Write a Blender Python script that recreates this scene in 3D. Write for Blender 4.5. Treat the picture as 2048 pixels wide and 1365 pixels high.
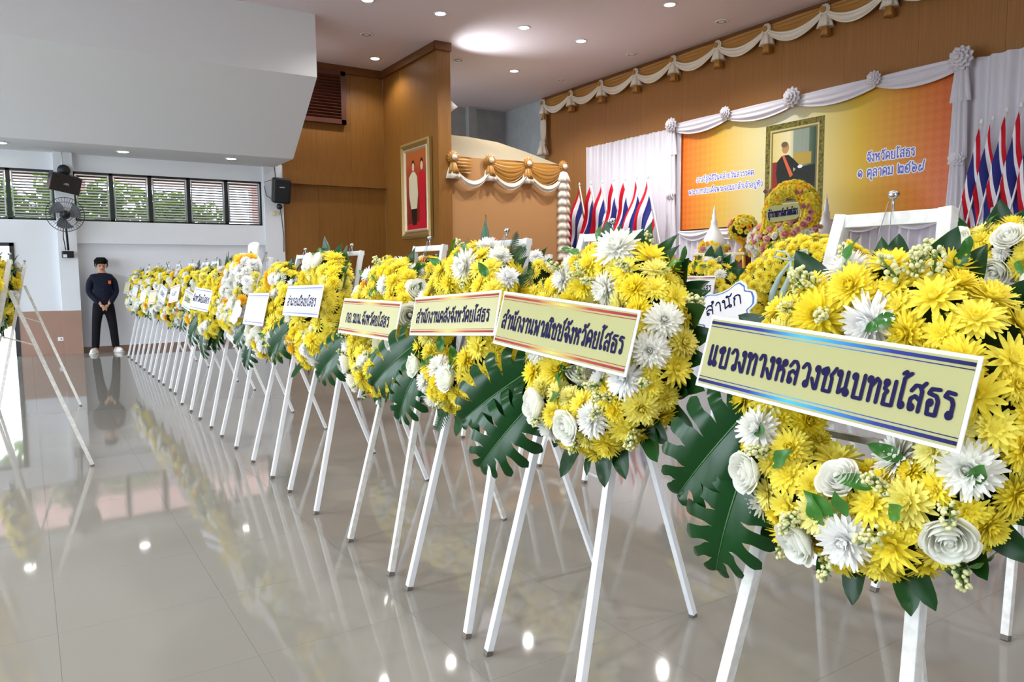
import bpy, math, random
from mathutils import Matrix, Vector, Euler
PI = math.pi
for o in list(bpy.data.objects):
    bpy.data.objects.remove(o)
SC = bpy.context.scene
COL = SC.collection

# ------------------------------------------------------------------ camera
cam = bpy.data.cameras.new('camera')
cam.sensor_width = 36.0
cam.lens = 1493.87 / 2048 * 36.0
cam.clip_start = 0.05
cam.clip_end = 300
camo = bpy.data.objects.new('camera', cam)
COL.objects.link(camo)
YAW, PITCH, ROLL = .57573, .093129, .00835
f = Vector((math.sin(YAW) * math.cos(PITCH), math.cos(YAW) * math.cos(PITCH), -math.sin(PITCH)))
r = Vector((math.cos(YAW), -math.sin(YAW), 0))
d = f.cross(r)
c_, s_ = math.cos(ROLL), math.sin(ROLL)
cr, cd = c_ * r + s_ * d, -s_ * r + c_ * d
camo.matrix_world = Matrix(((cr.x, -cd.x, -f.x, 0), (cr.y, -cd.y, -f.y, 0), (cr.z, -cd.z, -f.z, 1.45), (0, 0, 0, 1)))
SC.camera = camo

# ------------------------------------------------------------------ world, exposure
SC.view_settings.view_transform = 'Standard'
SC.view_settings.look = 'None'
SC.view_settings.gamma = 1.0
SC.view_settings.use_curve_mapping = False
SC.view_settings.exposure = 0.06
W = bpy.data.worlds.new('sky')
SC.world = W
W.use_nodes = True
wb = W.node_tree.nodes['Background']
wb.inputs[0].default_value = (0.80, 0.90, 1.0, 1)
wb.inputs[1].default_value = 8.5
DOWNLIGHT_W = 95.0
SC.cycles.max_bounces = 6
SC.cycles.diffuse_bounces = 5
SC.cycles.glossy_bounces = 3
SC.cycles.transmission_bounces = 3
SC.cycles.adaptive_threshold = .04
SC.cycles.sample_clamp_indirect = 8.0
SC.cycles.caustics_reflective = False
SC.cycles.caustics_refractive = False


# ------------------------------------------------------------------ helpers
def tag(o, label=None, cat=None, group=None, kind=None):
    if label: o['label'] = label
    if cat: o['category'] = cat
    if group: o['group'] = group
    if kind: o['kind'] = kind
    return o


def empty(name, loc=(0, 0, 0), mat=None, parent=None):
    o = bpy.data.objects.new(name, None)
    o.empty_display_size = .1
    COL.objects.link(o)
    if mat is not None: o.matrix_world = mat
    else: o.location = loc
    if parent: o.parent = parent
    return o


def link(name, mesh, parent=None, mat=None):
    o = bpy.data.objects.new(name, mesh)
    COL.objects.link(o)
    if parent: o.parent = parent
    if mat is not None: o.matrix_local = mat
    return o


class MB:
    def __init__(s):
        s.v, s.f, s.m = [], [], []

    def add(s, vs, fs, mi=0, M=None):
        b = len(s.v)
        if M is not None: vs = [M @ Vector(p) for p in vs]
        s.v += [tuple(p) for p in vs]
        for q in fs:
            s.f.append(tuple(b + i for i in q)); s.m.append(mi)
        return s

    def box(s, lo, hi, mi=0, M=None):
        x0, y0, z0 = lo; x1, y1, z1 = hi
        return s.add([(x0, y0, z0), (x1, y0, z0), (x1, y1, z0), (x0, y1, z0), (x0, y0, z1), (x1, y0, z1), (x1, y1, z1), (x0, y1, z1)],
                     [(0, 3, 2, 1), (4, 5, 6, 7), (0, 1, 5, 4), (1, 2, 6, 5), (2, 3, 7, 6), (3, 0, 4, 7)], mi, M)

    def bar(s, a, b, w, h=None, mi=0, up=(0, 0, 1)):
        h = h or w
        a, b = Vector(a), Vector(b); z = (b - a).normalized(); u = Vector(up)
        if abs(z.dot(u)) > .95: u = Vector((0, 1, 0))
        x = u.cross(z).normalized(); y = z.cross(x)
        vs = []
        for p in (a, b):
            for i, j in ((-1, -1), (1, -1), (1, 1), (-1, 1)): vs.append(p + x * i * w / 2 + y * j * h / 2)
        return s.add(vs, [(0, 3, 2, 1), (4, 5, 6, 7), (0, 1, 5, 4), (1, 2, 6, 5), (2, 3, 7, 6), (3, 0, 4, 7)], mi)

    def tube(s, pts, rad, n=8, mi=0, caps=True):
        pts = [Vector(p) for p in pts]
        rs = rad if isinstance(rad, (list, tuple)) else [rad] * len(pts)
        vs, fs = [], []
        ref = None
        for i, p in enumerate(pts):
            t = (pts[min(i + 1, len(pts) - 1)] - pts[max(i - 1, 0)]).normalized()
            if ref is None:
                ref = Vector((0, 0, 1)) if abs(t.z) < .9 else Vector((1, 0, 0))
            x = ref.cross(t)
            if x.length < 1e-4: x = Vector((1, 0, 0)).cross(t)
            x.normalize(); y = t.cross(x); ref = y
            for k in range(n):
                a = 2 * PI * k / n
                vs.append(p + (x * math.cos(a) + y * math.sin(a)) * rs[i])
        for i in range(len(pts) - 1):
            for k in range(n):
                fs.append((i * n + k, i * n + (k + 1) % n, (i + 1) * n + (k + 1) % n, (i + 1) * n + k))
        if caps:
            fs.append(tuple(range(n))[::-1]); fs.append(tuple((len(pts) - 1) * n + k for k in range(n)))
        return s.add(vs, fs, mi)

    def lathe(s, prof, n=24, mi=0, M=None, wob=None):
        vs, fs = [], []
        for i, (rr, z) in enumerate(prof):
            for k in range(n):
                a = 2 * PI * k / n
                q = rr * (wob(a, i) if wob else 1)
                vs.append((q * math.cos(a), q * math.sin(a), z))
        for i in range(len(prof) - 1):
            for k in range(n): fs.append((i * n + k, i * n + (k + 1) % n, (i + 1) * n + (k + 1) % n, (i + 1) * n + k))
        if prof[0][0] > 1e-4: fs.append(tuple(range(n))[::-1])
        if prof[-1][0] > 1e-4: fs.append(tuple((len(prof) - 1) * n + k for k in range(n)))
        return s.add(vs, fs, mi, M)

    def grid(s, fn, nu, nv, mi=0, mf=None):
        vs = [fn(i / nu, j / nv) for i in range(nu + 1) for j in range(nv + 1)]
        b = len(s.v); s.v += [tuple(p) for p in vs]
        for i in range(nu):
            for j in range(nv):
                q = b + i * (nv + 1) + j
                s.f.append((q, q + nv + 1, q + nv + 2, q + 1)); s.m.append(mf(i, j) if mf else mi)
        return s

    def ball(s, c, rx, ry=None, rz=None, n=10, m=6, mi=0, M=None):
        ry = ry or rx; rz = rz or rx
        vs = [(c[0], c[1], c[2] - rz)]; fs = []
        for j in range(1, m):
            t = -PI / 2 + PI * j / m
            for k in range(n):
                a = 2 * PI * k / n
                vs.append((c[0] + rx * math.cos(t) * math.cos(a), c[1] + ry * math.cos(t) * math.sin(a), c[2] + rz * math.sin(t)))
        vs.append((c[0], c[1], c[2] + rz))
        for k in range(n): fs.append((0, 1 + (k + 1) % n, 1 + k))
        for j in range(m - 2):
            for k in range(n): fs.append((1 + j * n + k, 1 + j * n + (k + 1) % n, 1 + (j + 1) * n + (k + 1) % n, 1 + (j + 1) * n + k))
        L = len(vs) - 1
        for k in range(n): fs.append((L, 1 + (m - 2) * n + k, 1 + (m - 2) * n + (k + 1) % n))
        return s.add(vs, fs, mi, M)

    def mesh(s, name, mats, smooth=False):
        me = bpy.data.meshes.new(name)
        me.from_pydata(s.v, [], s.f)
        for m in (mats if isinstance(mats, (list, tuple)) else [mats]): me.materials.append(m)
        me.polygons.foreach_set('material_index', s.m)
        me.polygons.foreach_set('use_smooth', [smooth] * len(s.f))
        me.update()
        return me

    def build(s, name, mats, parent=None, smooth=False, mat=None):
        return link(name, s.mesh(name, mats, smooth), parent, mat)


def bevel(o, w=.004, n=2):
    m = o.modifiers.new('bevel', 'BEVEL'); m.width = w; m.segments = n; m.limit_method = 'ANGLE'
    return o


# ------------------------------------------------------------------ materials
def srgb(h):
    h = h.lstrip('#')
    v = [int(h[i:i + 2], 16) / 255 for i in (0, 2, 4)]
    return tuple(x / 12.92 if x <= .04045 else ((x + .055) / 1.055) ** 2.4 for x in v) + (1,)


def mat(name, col, rough=.6, spec=.5, metal=0, noise=0, scale=20, stretch=(1, 1, 1), bump=0, bscale=60, rnd=None, trans=0, emit=0, coat=0, col2=None, coords='Object', det=3):
    m = bpy.data.materials.new(name); m.use_nodes = True
    nt = m.node_tree; p = nt.nodes['Principled BSDF']; N = nt.nodes.new; Lk = nt.links.new
    base = srgb(col) if isinstance(col, str) else tuple(col) + (1,)
    p.inputs['Base Color'].default_value = base
    p.inputs['Roughness'].default_value = rough
    p.inputs['Specular IOR Level'].default_value = spec
    p.inputs['Metallic'].default_value = metal
    p.inputs['Coat Weight'].default_value = coat
    out = None
    if noise or bump:
        tc = N('ShaderNodeTexCoord'); mp = N('ShaderNodeMapping'); mp.inputs['Scale'].default_value = stretch
        Lk(tc.outputs[coords], mp.inputs[0])
    if rnd is not None:
        oi = N('ShaderNodeObjectInfo'); mx = N('ShaderNodeMix'); mx.data_type = 'RGBA'
        Lk(oi.outputs['Random'], mx.inputs[0]); mx.inputs[6].default_value = base; mx.inputs[7].default_value = srgb(rnd)
        out = mx.outputs[2]
    if noise:
        nz = N('ShaderNodeTexNoise'); nz.inputs['Scale'].default_value = scale; nz.inputs['Detail'].default_value = det
        Lk(mp.outputs[0], nz.inputs[0])
        rp = N('ShaderNodeMapRange'); Lk(nz.outputs[0], rp.inputs[0]); rp.inputs[1].default_value = .3; rp.inputs[2].default_value = .7
        mx = N('ShaderNodeMix'); mx.data_type = 'RGBA'; Lk(rp.outputs[0], mx.inputs[0])
        if out: Lk(out, mx.inputs[6])
        else: mx.inputs[6].default_value = base
        mx.inputs[7].default_value = srgb(col2) if col2 else tuple(x * (1 - noise) for x in base[:3]) + (1,)
        out = mx.outputs[2]
    if out: Lk(out, p.inputs['Base Color'])
    if bump:
        nb = N('ShaderNodeTexNoise'); nb.inputs['Scale'].default_value = bscale; Lk(mp.outputs[0], nb.inputs[0])
        b = N('ShaderNodeBump'); b.inputs['Strength'].default_value = bump; b.inputs['Distance'].default_value = .01
        Lk(nb.outputs[0], b.inputs['Height']); Lk(b.outputs[0], p.inputs['Normal'])
    if trans:
        t = N('ShaderNodeBsdfTranslucent'); ms = N('ShaderNodeMixShader'); ms.inputs[0].default_value = trans
        if out: Lk(out, t.inputs[0])
        else: t.inputs[0].default_value = base
        Lk(p.outputs[0], ms.inputs[1]); Lk(t.outputs[0], ms.inputs[2]); Lk(ms.outputs[0], nt.nodes['Material Output'].inputs[0])
    if emit:
        p.inputs['Emission Color'].default_value = base; p.inputs['Emission Strength'].default_value = emit
    return m


def ramp_mat(name, stops, axis=0, rough=.5, coords='Generated', check=None):
    m = bpy.data.materials.new(name); m.use_nodes = True
    nt = m.node_tree; p = nt.nodes['Principled BSDF']; N = nt.nodes.new; Lk = nt.links.new
    tc = N('ShaderNodeTexCoord'); sp = N('ShaderNodeSeparateXYZ'); Lk(tc.outputs[coords], sp.inputs[0])
    rp = N('ShaderNodeValToRGB'); Lk(sp.outputs[axis], rp.inputs[0])
    e = rp.color_ramp.elements
    while len(e) > 1: e.remove(e[-1])
    e[0].position = stops[0][0]; e[0].color = srgb(stops[0][1])
    for q, c in stops[1:]:
        k = e.new(q); k.color = srgb(c)
    out = rp.outputs[0]
    if check:
        mp = N('ShaderNodeMapping'); mp.inputs['Rotation'].default_value = (0, 0, PI / 4); mp.inputs['Location'].default_value = (0, 0, .03); Lk(tc.outputs['Object'], mp.inputs[0])
        ck = N('ShaderNodeTexChecker'); ck.inputs['Scale'].default_value = check; Lk(mp.outputs[0], ck.inputs[0])
        mx = N('ShaderNodeMix'); mx.data_type = 'RGBA'; mx.blend_type = 'MULTIPLY'
        mr = N('ShaderNodeMapRange'); Lk(sp.outputs[1], mr.inputs[0])
        # the printed check fades out towards the pale centre
        ab = N('ShaderNodeMath'); ab.operation = 'SUBTRACT'; Lk(sp.outputs[axis], ab.inputs[0]); ab.inputs[1].default_value = .5
        a2 = N('ShaderNodeMath'); a2.operation = 'ABSOLUTE'; Lk(ab.outputs[0], a2.inputs[0])
        mr.inputs[1].default_value = .2; mr.inputs[2].default_value = .5; Lk(a2.outputs[0], mr.inputs[0])
        ml = N('ShaderNodeMath'); ml.operation = 'MULTIPLY'; Lk(ck.outputs[1], ml.inputs[0]); Lk(mr.outputs[0], ml.inputs[1])
        Lk(ml.outputs[0], mx.inputs[0]); Lk(out, mx.inputs[6]); mx.inputs[7].default_value = (.93, .82, .75, 1)
        out = mx.outputs[2]
    Lk(out, p.inputs['Base Color']); p.inputs['Roughness'].default_value = rough
    return m


M_ = {}
M_['wall'] = mat('white_paint', '#e6e9ee', .7, .3, noise=.04, scale=1.5, bump=.05, bscale=40)
M_['bulk'] = mat('bulkhead_paint', '#e2e3e6', .75, .3)
M_['ceil'] = mat('ceiling_paint', '#e3d9df', .6, .3)
M_['brown'] = mat('brown_dado', '#a98877', .55, .4, noise=.06, scale=3)
M_['base'] = mat('baseboard_brown', '#8d6f5c', .5)
M_['wood'] = mat('wood_panel', '#8b5d26', .45, .4, noise=1, col2='#7e5320', scale=3, stretch=(14, 14, .35), coords='Object', rnd='#90622a')
M_['wood_lit'] = mat('wood_panel_lit', '#a3713a', .45, .4, noise=1, col2='#966733', scale=3, stretch=(14, 14, .35), coords='Object', rnd='#a5723e')  # wood panel copy, lightened so its colour stands in for stage light
M_['wood2'] = mat('wood_trim', '#74481f', .45, .4, noise=.2, scale=4, stretch=(1, 1, 8))
M_['tan'] = mat('tan_partition', '#b38658', .75, .25, noise=.04, scale=2)
M_['cream'] = mat('cream_roof', '#857a63', .8, .2)
M_['grey'] = mat('grey_render', '#b4bcc0', .85, .2, noise=.15, scale=4)
M_['dkwood'] = mat('dark_louver_wood', '#5a3020', .5, .4, noise=.2, scale=8)
M_['black'] = mat('black_plastic', '#17181c', .45, .4)
M_['blackm'] = mat('black_metal', '#1d2024', .4, .5)
M_['alu'] = mat('silver_sash', '#b9bcc0', .35, .5, metal=.6)
M_['slat'] = mat('dark_slat', '#5d544f', .45, .5)
M_['easel'] = mat('white_enamel', '#eceef2', .35, .5, noise=.06, scale=14)
M_['easelw'] = mat('worn_white_enamel', '#e4e4e2', .45, .5, noise=1, col2='#c9c6bf', scale=35, det=8)
M_['steel'] = mat('steel', '#b5b6b8', .25, .5, metal=1)
M_['rust'] = mat('foot_cap', '#6a6058', .7)
M_['white'] = mat('white_gloss', '#f4f5f7', .3, .5)
M_['board'] = mat('sign_card', '#f0f1ef', .4, .3)
M_['signcream'] = mat('sign_cream_print', '#abaa74', .4, .25)
M_['signcream2'] = mat('sign_cream_print2', '#bbb888', .35, .3)
M_['signwhite'] = mat('sign_white_print', '#f2f4f8', .15, .6)
M_['signgrey'] = mat('sign_pale_print', '#c9ccd2', .35, .3)
M_['ink'] = mat('navy_ink', '#1b1745', .6, .1)
M_['inkblue'] = mat('blue_ink', '#5a63c8', .4)
M_['cloth'] = mat('white_cloth', '#dddbe4', .8, .2)
M_['satin'] = mat('ivory_satin', '#e9e2d4', .4, .5)
M_['gold'] = mat('gold_satin', '#ab7a35', .38, .5)
M_['goldm'] = mat('gilt', '#a98d56', .35, .5, metal=.5, bump=.4, bscale=30)
M_['goldy'] = mat('bright_gilt', '#d8a93a', .3, .5, metal=.4)
M_['red'] = mat('flag_red', '#c6162c', .7, .2)
M_['fwhite'] = mat('flag_white', '#efeff6', .7, .2)
M_['blue'] = mat('flag_blue', '#2b2f7a', .7, .2)
M_['yel'] = mat('yellow_petal', '#fff470', .55, .25, rnd='#ffee46', trans=.3)
M_['yel2'] = mat('lemon_petal', '#fbf5a0', .55, .25, rnd='#faf07a', trans=.25)
M_['ora'] = mat('amber_petal', '#ffd83a', .55, .25, rnd='#ffc43a', trans=.2)
M_['wht'] = mat('white_petal', '#ffffff', .55, .25, rnd='#fdfdf6', trans=.3)
M_['rose'] = mat('white_rose_petal', '#fffffa', .5, .3, rnd='#fdfef4', trans=.3)
M_['pink'] = mat('pink_rose_petal', '#f6b0b6', .5, .3, rnd='#f9cbc8', trans=.25)
M_['stat'] = mat('statice_bud', '#e4e4ac', .6, .2, trans=.1)
M_['stem'] = mat('green_stem', '#5d7a35', .6)
M_['leaf'] = mat('dark_leaf', '#123617', .3, .25, rnd='#1d4a1e', trans=.05)
M_['leafl'] = mat('bright_leaf', '#2f6a25', .33, .5, rnd='#43802c', trans=.1)
M_['mon'] = mat('monstera_green', '#103f18', .2, .3, noise=.25, scale=6, rnd='#14481c', trans=.04)
M_['rib'] = mat('leaf_rib', '#3f6f36', .4)
M_['moss'] = mat('moss_core', '#2b3a1e', .9, .1, noise=.4, scale=40)
M_['skin'] = mat('skin', '#c99a80', .5, .3)
M_['hair'] = mat('black_hair', '#0b0a08', .6, .2)
M_['navy'] = mat('navy_cloth', '#161b2c', .8, .2)
M_['blk'] = mat('black_cloth', '#101116', .8, .2)
M_['orange'] = mat('orange_print', '#d2601f', .5)
M_['rubber'] = mat('white_shoe', '#e8e8e6', .5)
M_['dkred'] = mat('red_lacquer', '#8c1f22', .35, .5)
M_['ybox'] = mat('yellowed_plastic', '#e6dcae', .5)
M_['tree'] = mat('tree_leaf', '#8fae4c', .6, .3, noise=1, col2='#3f6324', scale=2, trans=.4)
M_['bark'] = mat('bark', '#5a4636', .9)
M_['pinkw'] = mat('pink_facade', '#dcb5ae', .8, .2)
M_['ground'] = mat('pale_concrete', '#b9b7b0', .9)
M_['plastic'] = mat('clear_wrap', '#f3f4ee', .25, .5, trans=.35)
M_['blueR'] = mat('grey_ribbon', '#a9bfb8', .4, .4)


def floor_mat():
    m = bpy.data.materials.new('polished_tile'); m.use_nodes = True
    nt = m.node_tree; p = nt.nodes['Principled BSDF']; N = nt.nodes.new; Lk = nt.links.new
    g = N('ShaderNodeNewGeometry'); n = N('ShaderNodeTexNoise'); n.inputs['Scale'].default_value = .9; n.inputs['Detail'].default_value = 4
    mp = N('ShaderNodeMapping'); mp.inputs['Scale'].default_value = (1.5, .5, 1); Lk(g.outputs['Position'], mp.inputs[0]); Lk(mp.outputs[0], n.inputs[0])
    mx = N('ShaderNodeMix'); mx.data_type = 'RGBA'; Lk(n.outputs[0], mx.inputs[0])
    mx.inputs[6].default_value = srgb('#8c8a83'); mx.inputs[7].default_value = srgb('#84817a')
    Lk(mx.outputs[2], p.inputs['Base Color'])
    p.inputs['Roughness'].default_value = .045; p.inputs['Specular IOR Level'].default_value = .38
    return m


M_['floor'] = floor_mat()
M_['grout'] = mat('grout', '#a29c94', .8)

# ================================================================== STRUCTURE
X0, X1, Y0, Y1, ZC = -6.5, 11.62, -7.0, 16.0, 5.92
XW, XCOL = 4.65, 6.98           # white wall / wood wall boundary, proscenium wall


def struct(o):
    o['kind'] = 'structure'; return o


# ---- floor with tiles
fl = struct(MB().box((X0 - .3, Y0 - .3, -.25), (XCOL, Y1 + .3, -.004)).build('floor', M_['grout']))
TX, TY = .635, .64
camM = camo.matrix_world.inverted()
tiles = []
i0 = math.floor((X0 - .03) / TX); j0 = math.floor((Y0 - .25) / TY)
for i in range(i0, math.ceil((XCOL - .03) / TX)):
    for j in range(j0, math.ceil((Y1 - .25) / TY)):
        x, y = .03 + TX * i, .25 + TY * j
        x2, y2 = min(x + TX, XCOL), min(y + TY, Y1 + .1)
        q = camM @ Vector(((x + x2) / 2, (y + y2) / 2, 0))
        vis = q.z < -.6 and abs(q.x / q.z) < .78 and abs(q.y / q.z) < .56
        tiles.append((-q.z if vis else 1e6, x, y, x2, y2))
tiles.sort()
tm = MB().box((.0004, .0004, -.005), (TX - .0004, TY - .0004, 0)).mesh('tile', M_['floor'])
rest = MB()
for k, (dd, x, y, x2, y2) in enumerate(tiles):
    if k < 290 and dd < 1e5:
        t = link('tile', tm, fl); t.location = (x, y, 0)
        t.scale = ((x2 - x) / TX, (y2 - y) / TY, 1)
    else:
        rest.box((x + .0004, y + .0004, -.005), (x2 - .0004, y2 - .0004, 0))
rest.build('tile_field', M_['floor'], fl)['kind'] = 'stuff'
struct(MB().box((-45, -45, -.4), (60, 60, -.26)).build('ground', M_['ground']))

# ---- ceiling
struct(MB().box((X0 - .3, Y0 - .3, ZC), (12.2, 19.0, ZC + .2)).build('ceiling', M_['ceil']))

# ---- far wall (windows) : boxes around the openings
YB = Y1
wf = MB()
WX = [-4.3, -3.6, -2.9, -2.2, -1.5, -.82, -.15, .54]
WX2 = [.84, 1.46, 2.12, 2.81, 3.52, 4.22]
zb, zt = 2.44, 3.34
wf.box((X0, YB, zt), (XW, YB + .2, ZC))                 # above
wf.box((X0, YB, 2.03), (XW, YB + .2, zb))               # band under windows
wf.box((-.13, YB, 0), (.55, YB + .2, 2.03))
wf.box((.55, YB + .06, 0), (XW, YB + .2, 2.03))         # lower wall set back under the ledge
wf.box((X0, YB, 0), (-2.5, YB + .2, 2.03))              # beyond the doorway
wf.box((.54, YB, zb), (.84, YB + .2, zt))
wf.box((4.22, YB, zb), (XW, YB + .2, zt))
wf.box((X0, YB, zb), (-4.3, YB + .2, zt))
struct(wf.build('wall_far', M_['wall']))
struct(MB().box((.54, YB - .14, .8), (.84, YB, 3.68)).build('pillar', M_['wall']))
struct(MB().box((4.26, YB - .06, 0), (XW, YB, 3.70)).build('pillar', M_['wall']))
struct(MB().box((-.13, YB - .012, 0), (.54, YB, .8)).box((.54, YB - .152, 0), (.84, YB, .8)).build('trim_1', M_['brown']))
struct(MB().box((.84, YB + .045, 0), (XW, YB + .062, .1)).build('baseboard_far', M_['base']))
# door frame of the bright doorway
d1 = struct(empty('door_1', (-1.4, YB, 0)))
MB().box((-.35, -.02, 0), (-.28 + 0, .22, 2.03), M=Matrix.Translation((1.55, 0, 0))).build('door_jamb', M_['blackm'], d1)
MB().box((-2.5, -.02, 0), (-2.43, .22, 2.03), M=Matrix.Translation((1.4, 0, 0))).build('door_jamb', M_['blackm'], d1)
MB().box((-2.5, -.02, 1.97), (-.13, .22, 2.03), M=Matrix.Translation((1.4, 0, 0))).build('door_head', M_['blackm'], d1)

# windows: dark frame, silver sash, 16 slats each
slat = MB().box((-.5, -.022, -.009), (.5, .022, .009), M=Matrix.Rotation(.45, 4, 'X')).mesh('slat', M_['slat'])
sash_cache = {}


def window(n, xa, xb):
    w = struct(empty('window_%d' % n, ((xa + xb) / 2, YB + .06, zb)))
    h = zt - zb; a = (xb - xa) / 2
    m = MB()
    for q in ((-a, -.05, 0), (a - .035, -.05, 0)): m.box(q, (q[0] + .035, .07, h))
    m.box((-a, -.05, 0), (a, .07, .03)).box((-a, -.05, h - .04), (a, .07, h))
    m.build('frame', M_['blackm'], w)
    m = MB()
    for q in ((-a + .05, -.02, .045), (a - .07, -.02, .045)): m.box(q, (q[0] + .02, .02, h - .055))
    m.box((-a + .05, -.02, .045), (a - .05, .02, .06)).box((-a + .05, -.02, h - .07), (a - .05, .02, h - .055))
    m.build('sash', M_['alu'], w)
    for k in range(16):
        s = link('slat', slat, w); s.location = (0, .03, .075 + k * (h - .15) / 15); s.scale = (2 * a - .1, 1, 1)


n = 1
for k in range(4, 7): window(n, WX[k], WX[k + 1]); n += 1
for k in range(5): window(n, WX2[k], WX2[k + 1]); n += 1
wall_fill = MB().box((-4.3, YB, zb), (-1.5, YB + .2, zt))
struct(wall_fill.build('wall_far_infill', M_['wall']))

# ---- white bulkhead over the windows (vertical face, slanted face, soffit)
bx = 4.49
prof = [(13.11, ZC), (13.11, 4.86), (14.64, 3.65), (YB, 3.65), (YB, ZC)]
m = MB()
vs = [(X0, y, z) for y, z in prof] + [(bx, y, z) for y, z in prof]
m.add(vs, [(0, 1, 6, 5), (1, 2, 7, 6), (2, 3, 8, 7), (5, 6, 7, 8, 9), (4, 3, 2, 1, 0)])
struct(m.build('ceiling_bulkhead', M_['bulk']))

# ---- wood walls, each made of veneer panels


def panel_wall(name, axis, const, a0, a1, z0, z1, step, face, back, mat_='wood'):
    """wall of vertical panels; axis 'x': runs along x at y=const; axis 'y': runs along y at x=const; face = sign of the visible side"""
    core = MB()
    if axis == 'x': core.box((a0, min(const, const - face * back), z0), (a1, max(const - face * .012, const - face * back) if face < 0 else const - .012, z1)) if False else core.box((a0, *(sorted((const - face * .012, const - face * back))[:1]), z0), (a1, sorted((const - face * .012, const - face * back))[1], z1))
    else: core.box((sorted((const - face * .012, const - face * back))[0], a0, z0), (sorted((const - face * .012, const - face * back))[1], a1, z1))
    w = struct(core.build(name, M_['wood2']))
    nn = max(1, round((a1 - a0) / step)); st = (a1 - a0) / nn
    if axis == 'x': pm = MB().box((.0015, *(sorted((0, -face * .012))[:1]), 0), (st - .0015, sorted((0, -face * .012))[1], z1 - z0))
    else: pm = MB().box((sorted((0, -face * .012))[0], .0015, 0), (sorted((0, -face * .012))[1], st - .0015, z1 - z0))
    me = pm.mesh('panel', M_[mat_])
    for k in range(nn):
        p = link('panel', me, w)
        p.location = (a0 + k * st, const, z0) if axis == 'x' else (const, a0 + k * st, z0)
    return w


panel_wall('wall_wood_far', 'x', YB, XW, XCOL, 0, 5.92, .8, -1, .2)
panel_wall('wall_wood_side', 'y', XCOL, 13.37, YB, 0, 5.92, .9, -1, .29)
struct(MB().box((XCOL, 13.355, 0), (XCOL + .29, 13.37, ZC)).build('wall_wood_end', M_['wood']))
struct(MB().box((XW, YB - .12, 3.33), (XCOL, YB, 3.62)).build('trim_2', M_['wood']))
struct(MB().box((XW, YB - .06, 5.76), (XCOL, YB, ZC)).build('trim_3', M_['wood2']))
struct(MB().box((XCOL - .06, 13.33, 5.76), (XCOL, YB, ZC)).box((XCOL - .06, 13.31, 5.76), (XCOL + .3, 13.355, ZC)).build('trim_4', M_['wood2']))
panel_wall('wall_stage', 'y', X1, -7.0, 16.25, .9, 5.92, 1.22, -1, .2, 'wood_lit')
struct(MB().box((X1 - .08, -7, 5.80), (X1 - .012, 16.25, ZC)).build('trim_5', M_['wood2']))

# stage platform, backstage walls, unseen rear and left walls, openings shaped to steer daylight in
struct(MB().box((7.06, Y0, -.25), (X1 + .2, 19, .9)).build('stage_floor', M_['wood2']))
struct(MB().box((7.27, 18.2, .9), (X1 + .5, 18.4, ZC)).box((7.27, 18.05, 4.7), (X1, 18.2, 4.75)).box((10.35, 18.0, .9), (10.6, 18.2, ZC)).build('wall_backstage', M_['grey']))
struct(MB().box((X1, 16.25, .9), (X1 + .2, 18.2, ZC)).build('wall_backstage_side', M_['grey']))
lw = MB()
lw.box((X0 - .2, Y0, 3.9), (X0, Y1, ZC)).box((X0 - .2, Y0, 0), (X0, 1.0, 3.9))
for y in (4.6, 8.4, 12.2, 15.6): lw.box((X0 - .2, y, 0), (X0, y + .4, 3.9))
struct(lw.build('wall_left', M_['wall']))
rw = MB()
rw.box((X0, Y0 - .2, 3.4), (X1, Y0, ZC))
for x in (-6.5, 0.5): rw.box((x, Y0 - .2, 0), (x + 3.6, Y0, 3.4))
rw.box((4.0, Y0 - .2, 0), (X1, Y0, 3.4))
struct(rw.build('wall_rear', M_['wall']))

# ================================================================== DOWNLIGHTS
FO = ['first', 'second', 'third', 'fourth', 'fifth', 'sixth', 'seventh']
ring_me = MB().lathe([(.08, -.004), (.11, -.010), (.125, .0), (.11, .002)], 28).mesh('trim_ring', M_['white'], True)
lens_on = MB().lathe([(.0, -.006), (.088, -.006), (.088, .0)], 24).mesh('lamp_glow', mat('lamp_glow', '#fffdf6', emit=22))
lens_on.materials[0].cycles.emission_sampling = 'NONE'      # the bulb lights below carry the light
lens_off = MB().lathe([(.0, -.002), (.05, -.003), (.085, -.006), (.088, .0)], 24).mesh('lamp_reflector', mat('lamp_off', '#6d6462', .4, metal=.3))


def downlight(x, y, z, on, label, power=None, rot=None, cone=2.4):
    e = empty('ceiling_downlight', (x, y, z - .004))
    tag(e, label, 'downlight', 'recessed ceiling downlights')
    link('trim_ring', ring_me, e)
    link('lamp_glow' if on else 'lamp_reflector', lens_on if on else lens_off, e)
    if on:
        L = bpy.data.lights.new('downlight_bulb', 'SPOT'); L.energy = power or DOWNLIGHT_W; L.spot_size = cone; L.spot_blend = .6
        L.shadow_soft_size = .07; L.color = (1, .97, .93)
        lo = bpy.data.objects.new('downlight_bulb', L); COL.objects.link(lo); lo.parent = e; lo.location = (0, 0, -.05)
    return e


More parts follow.
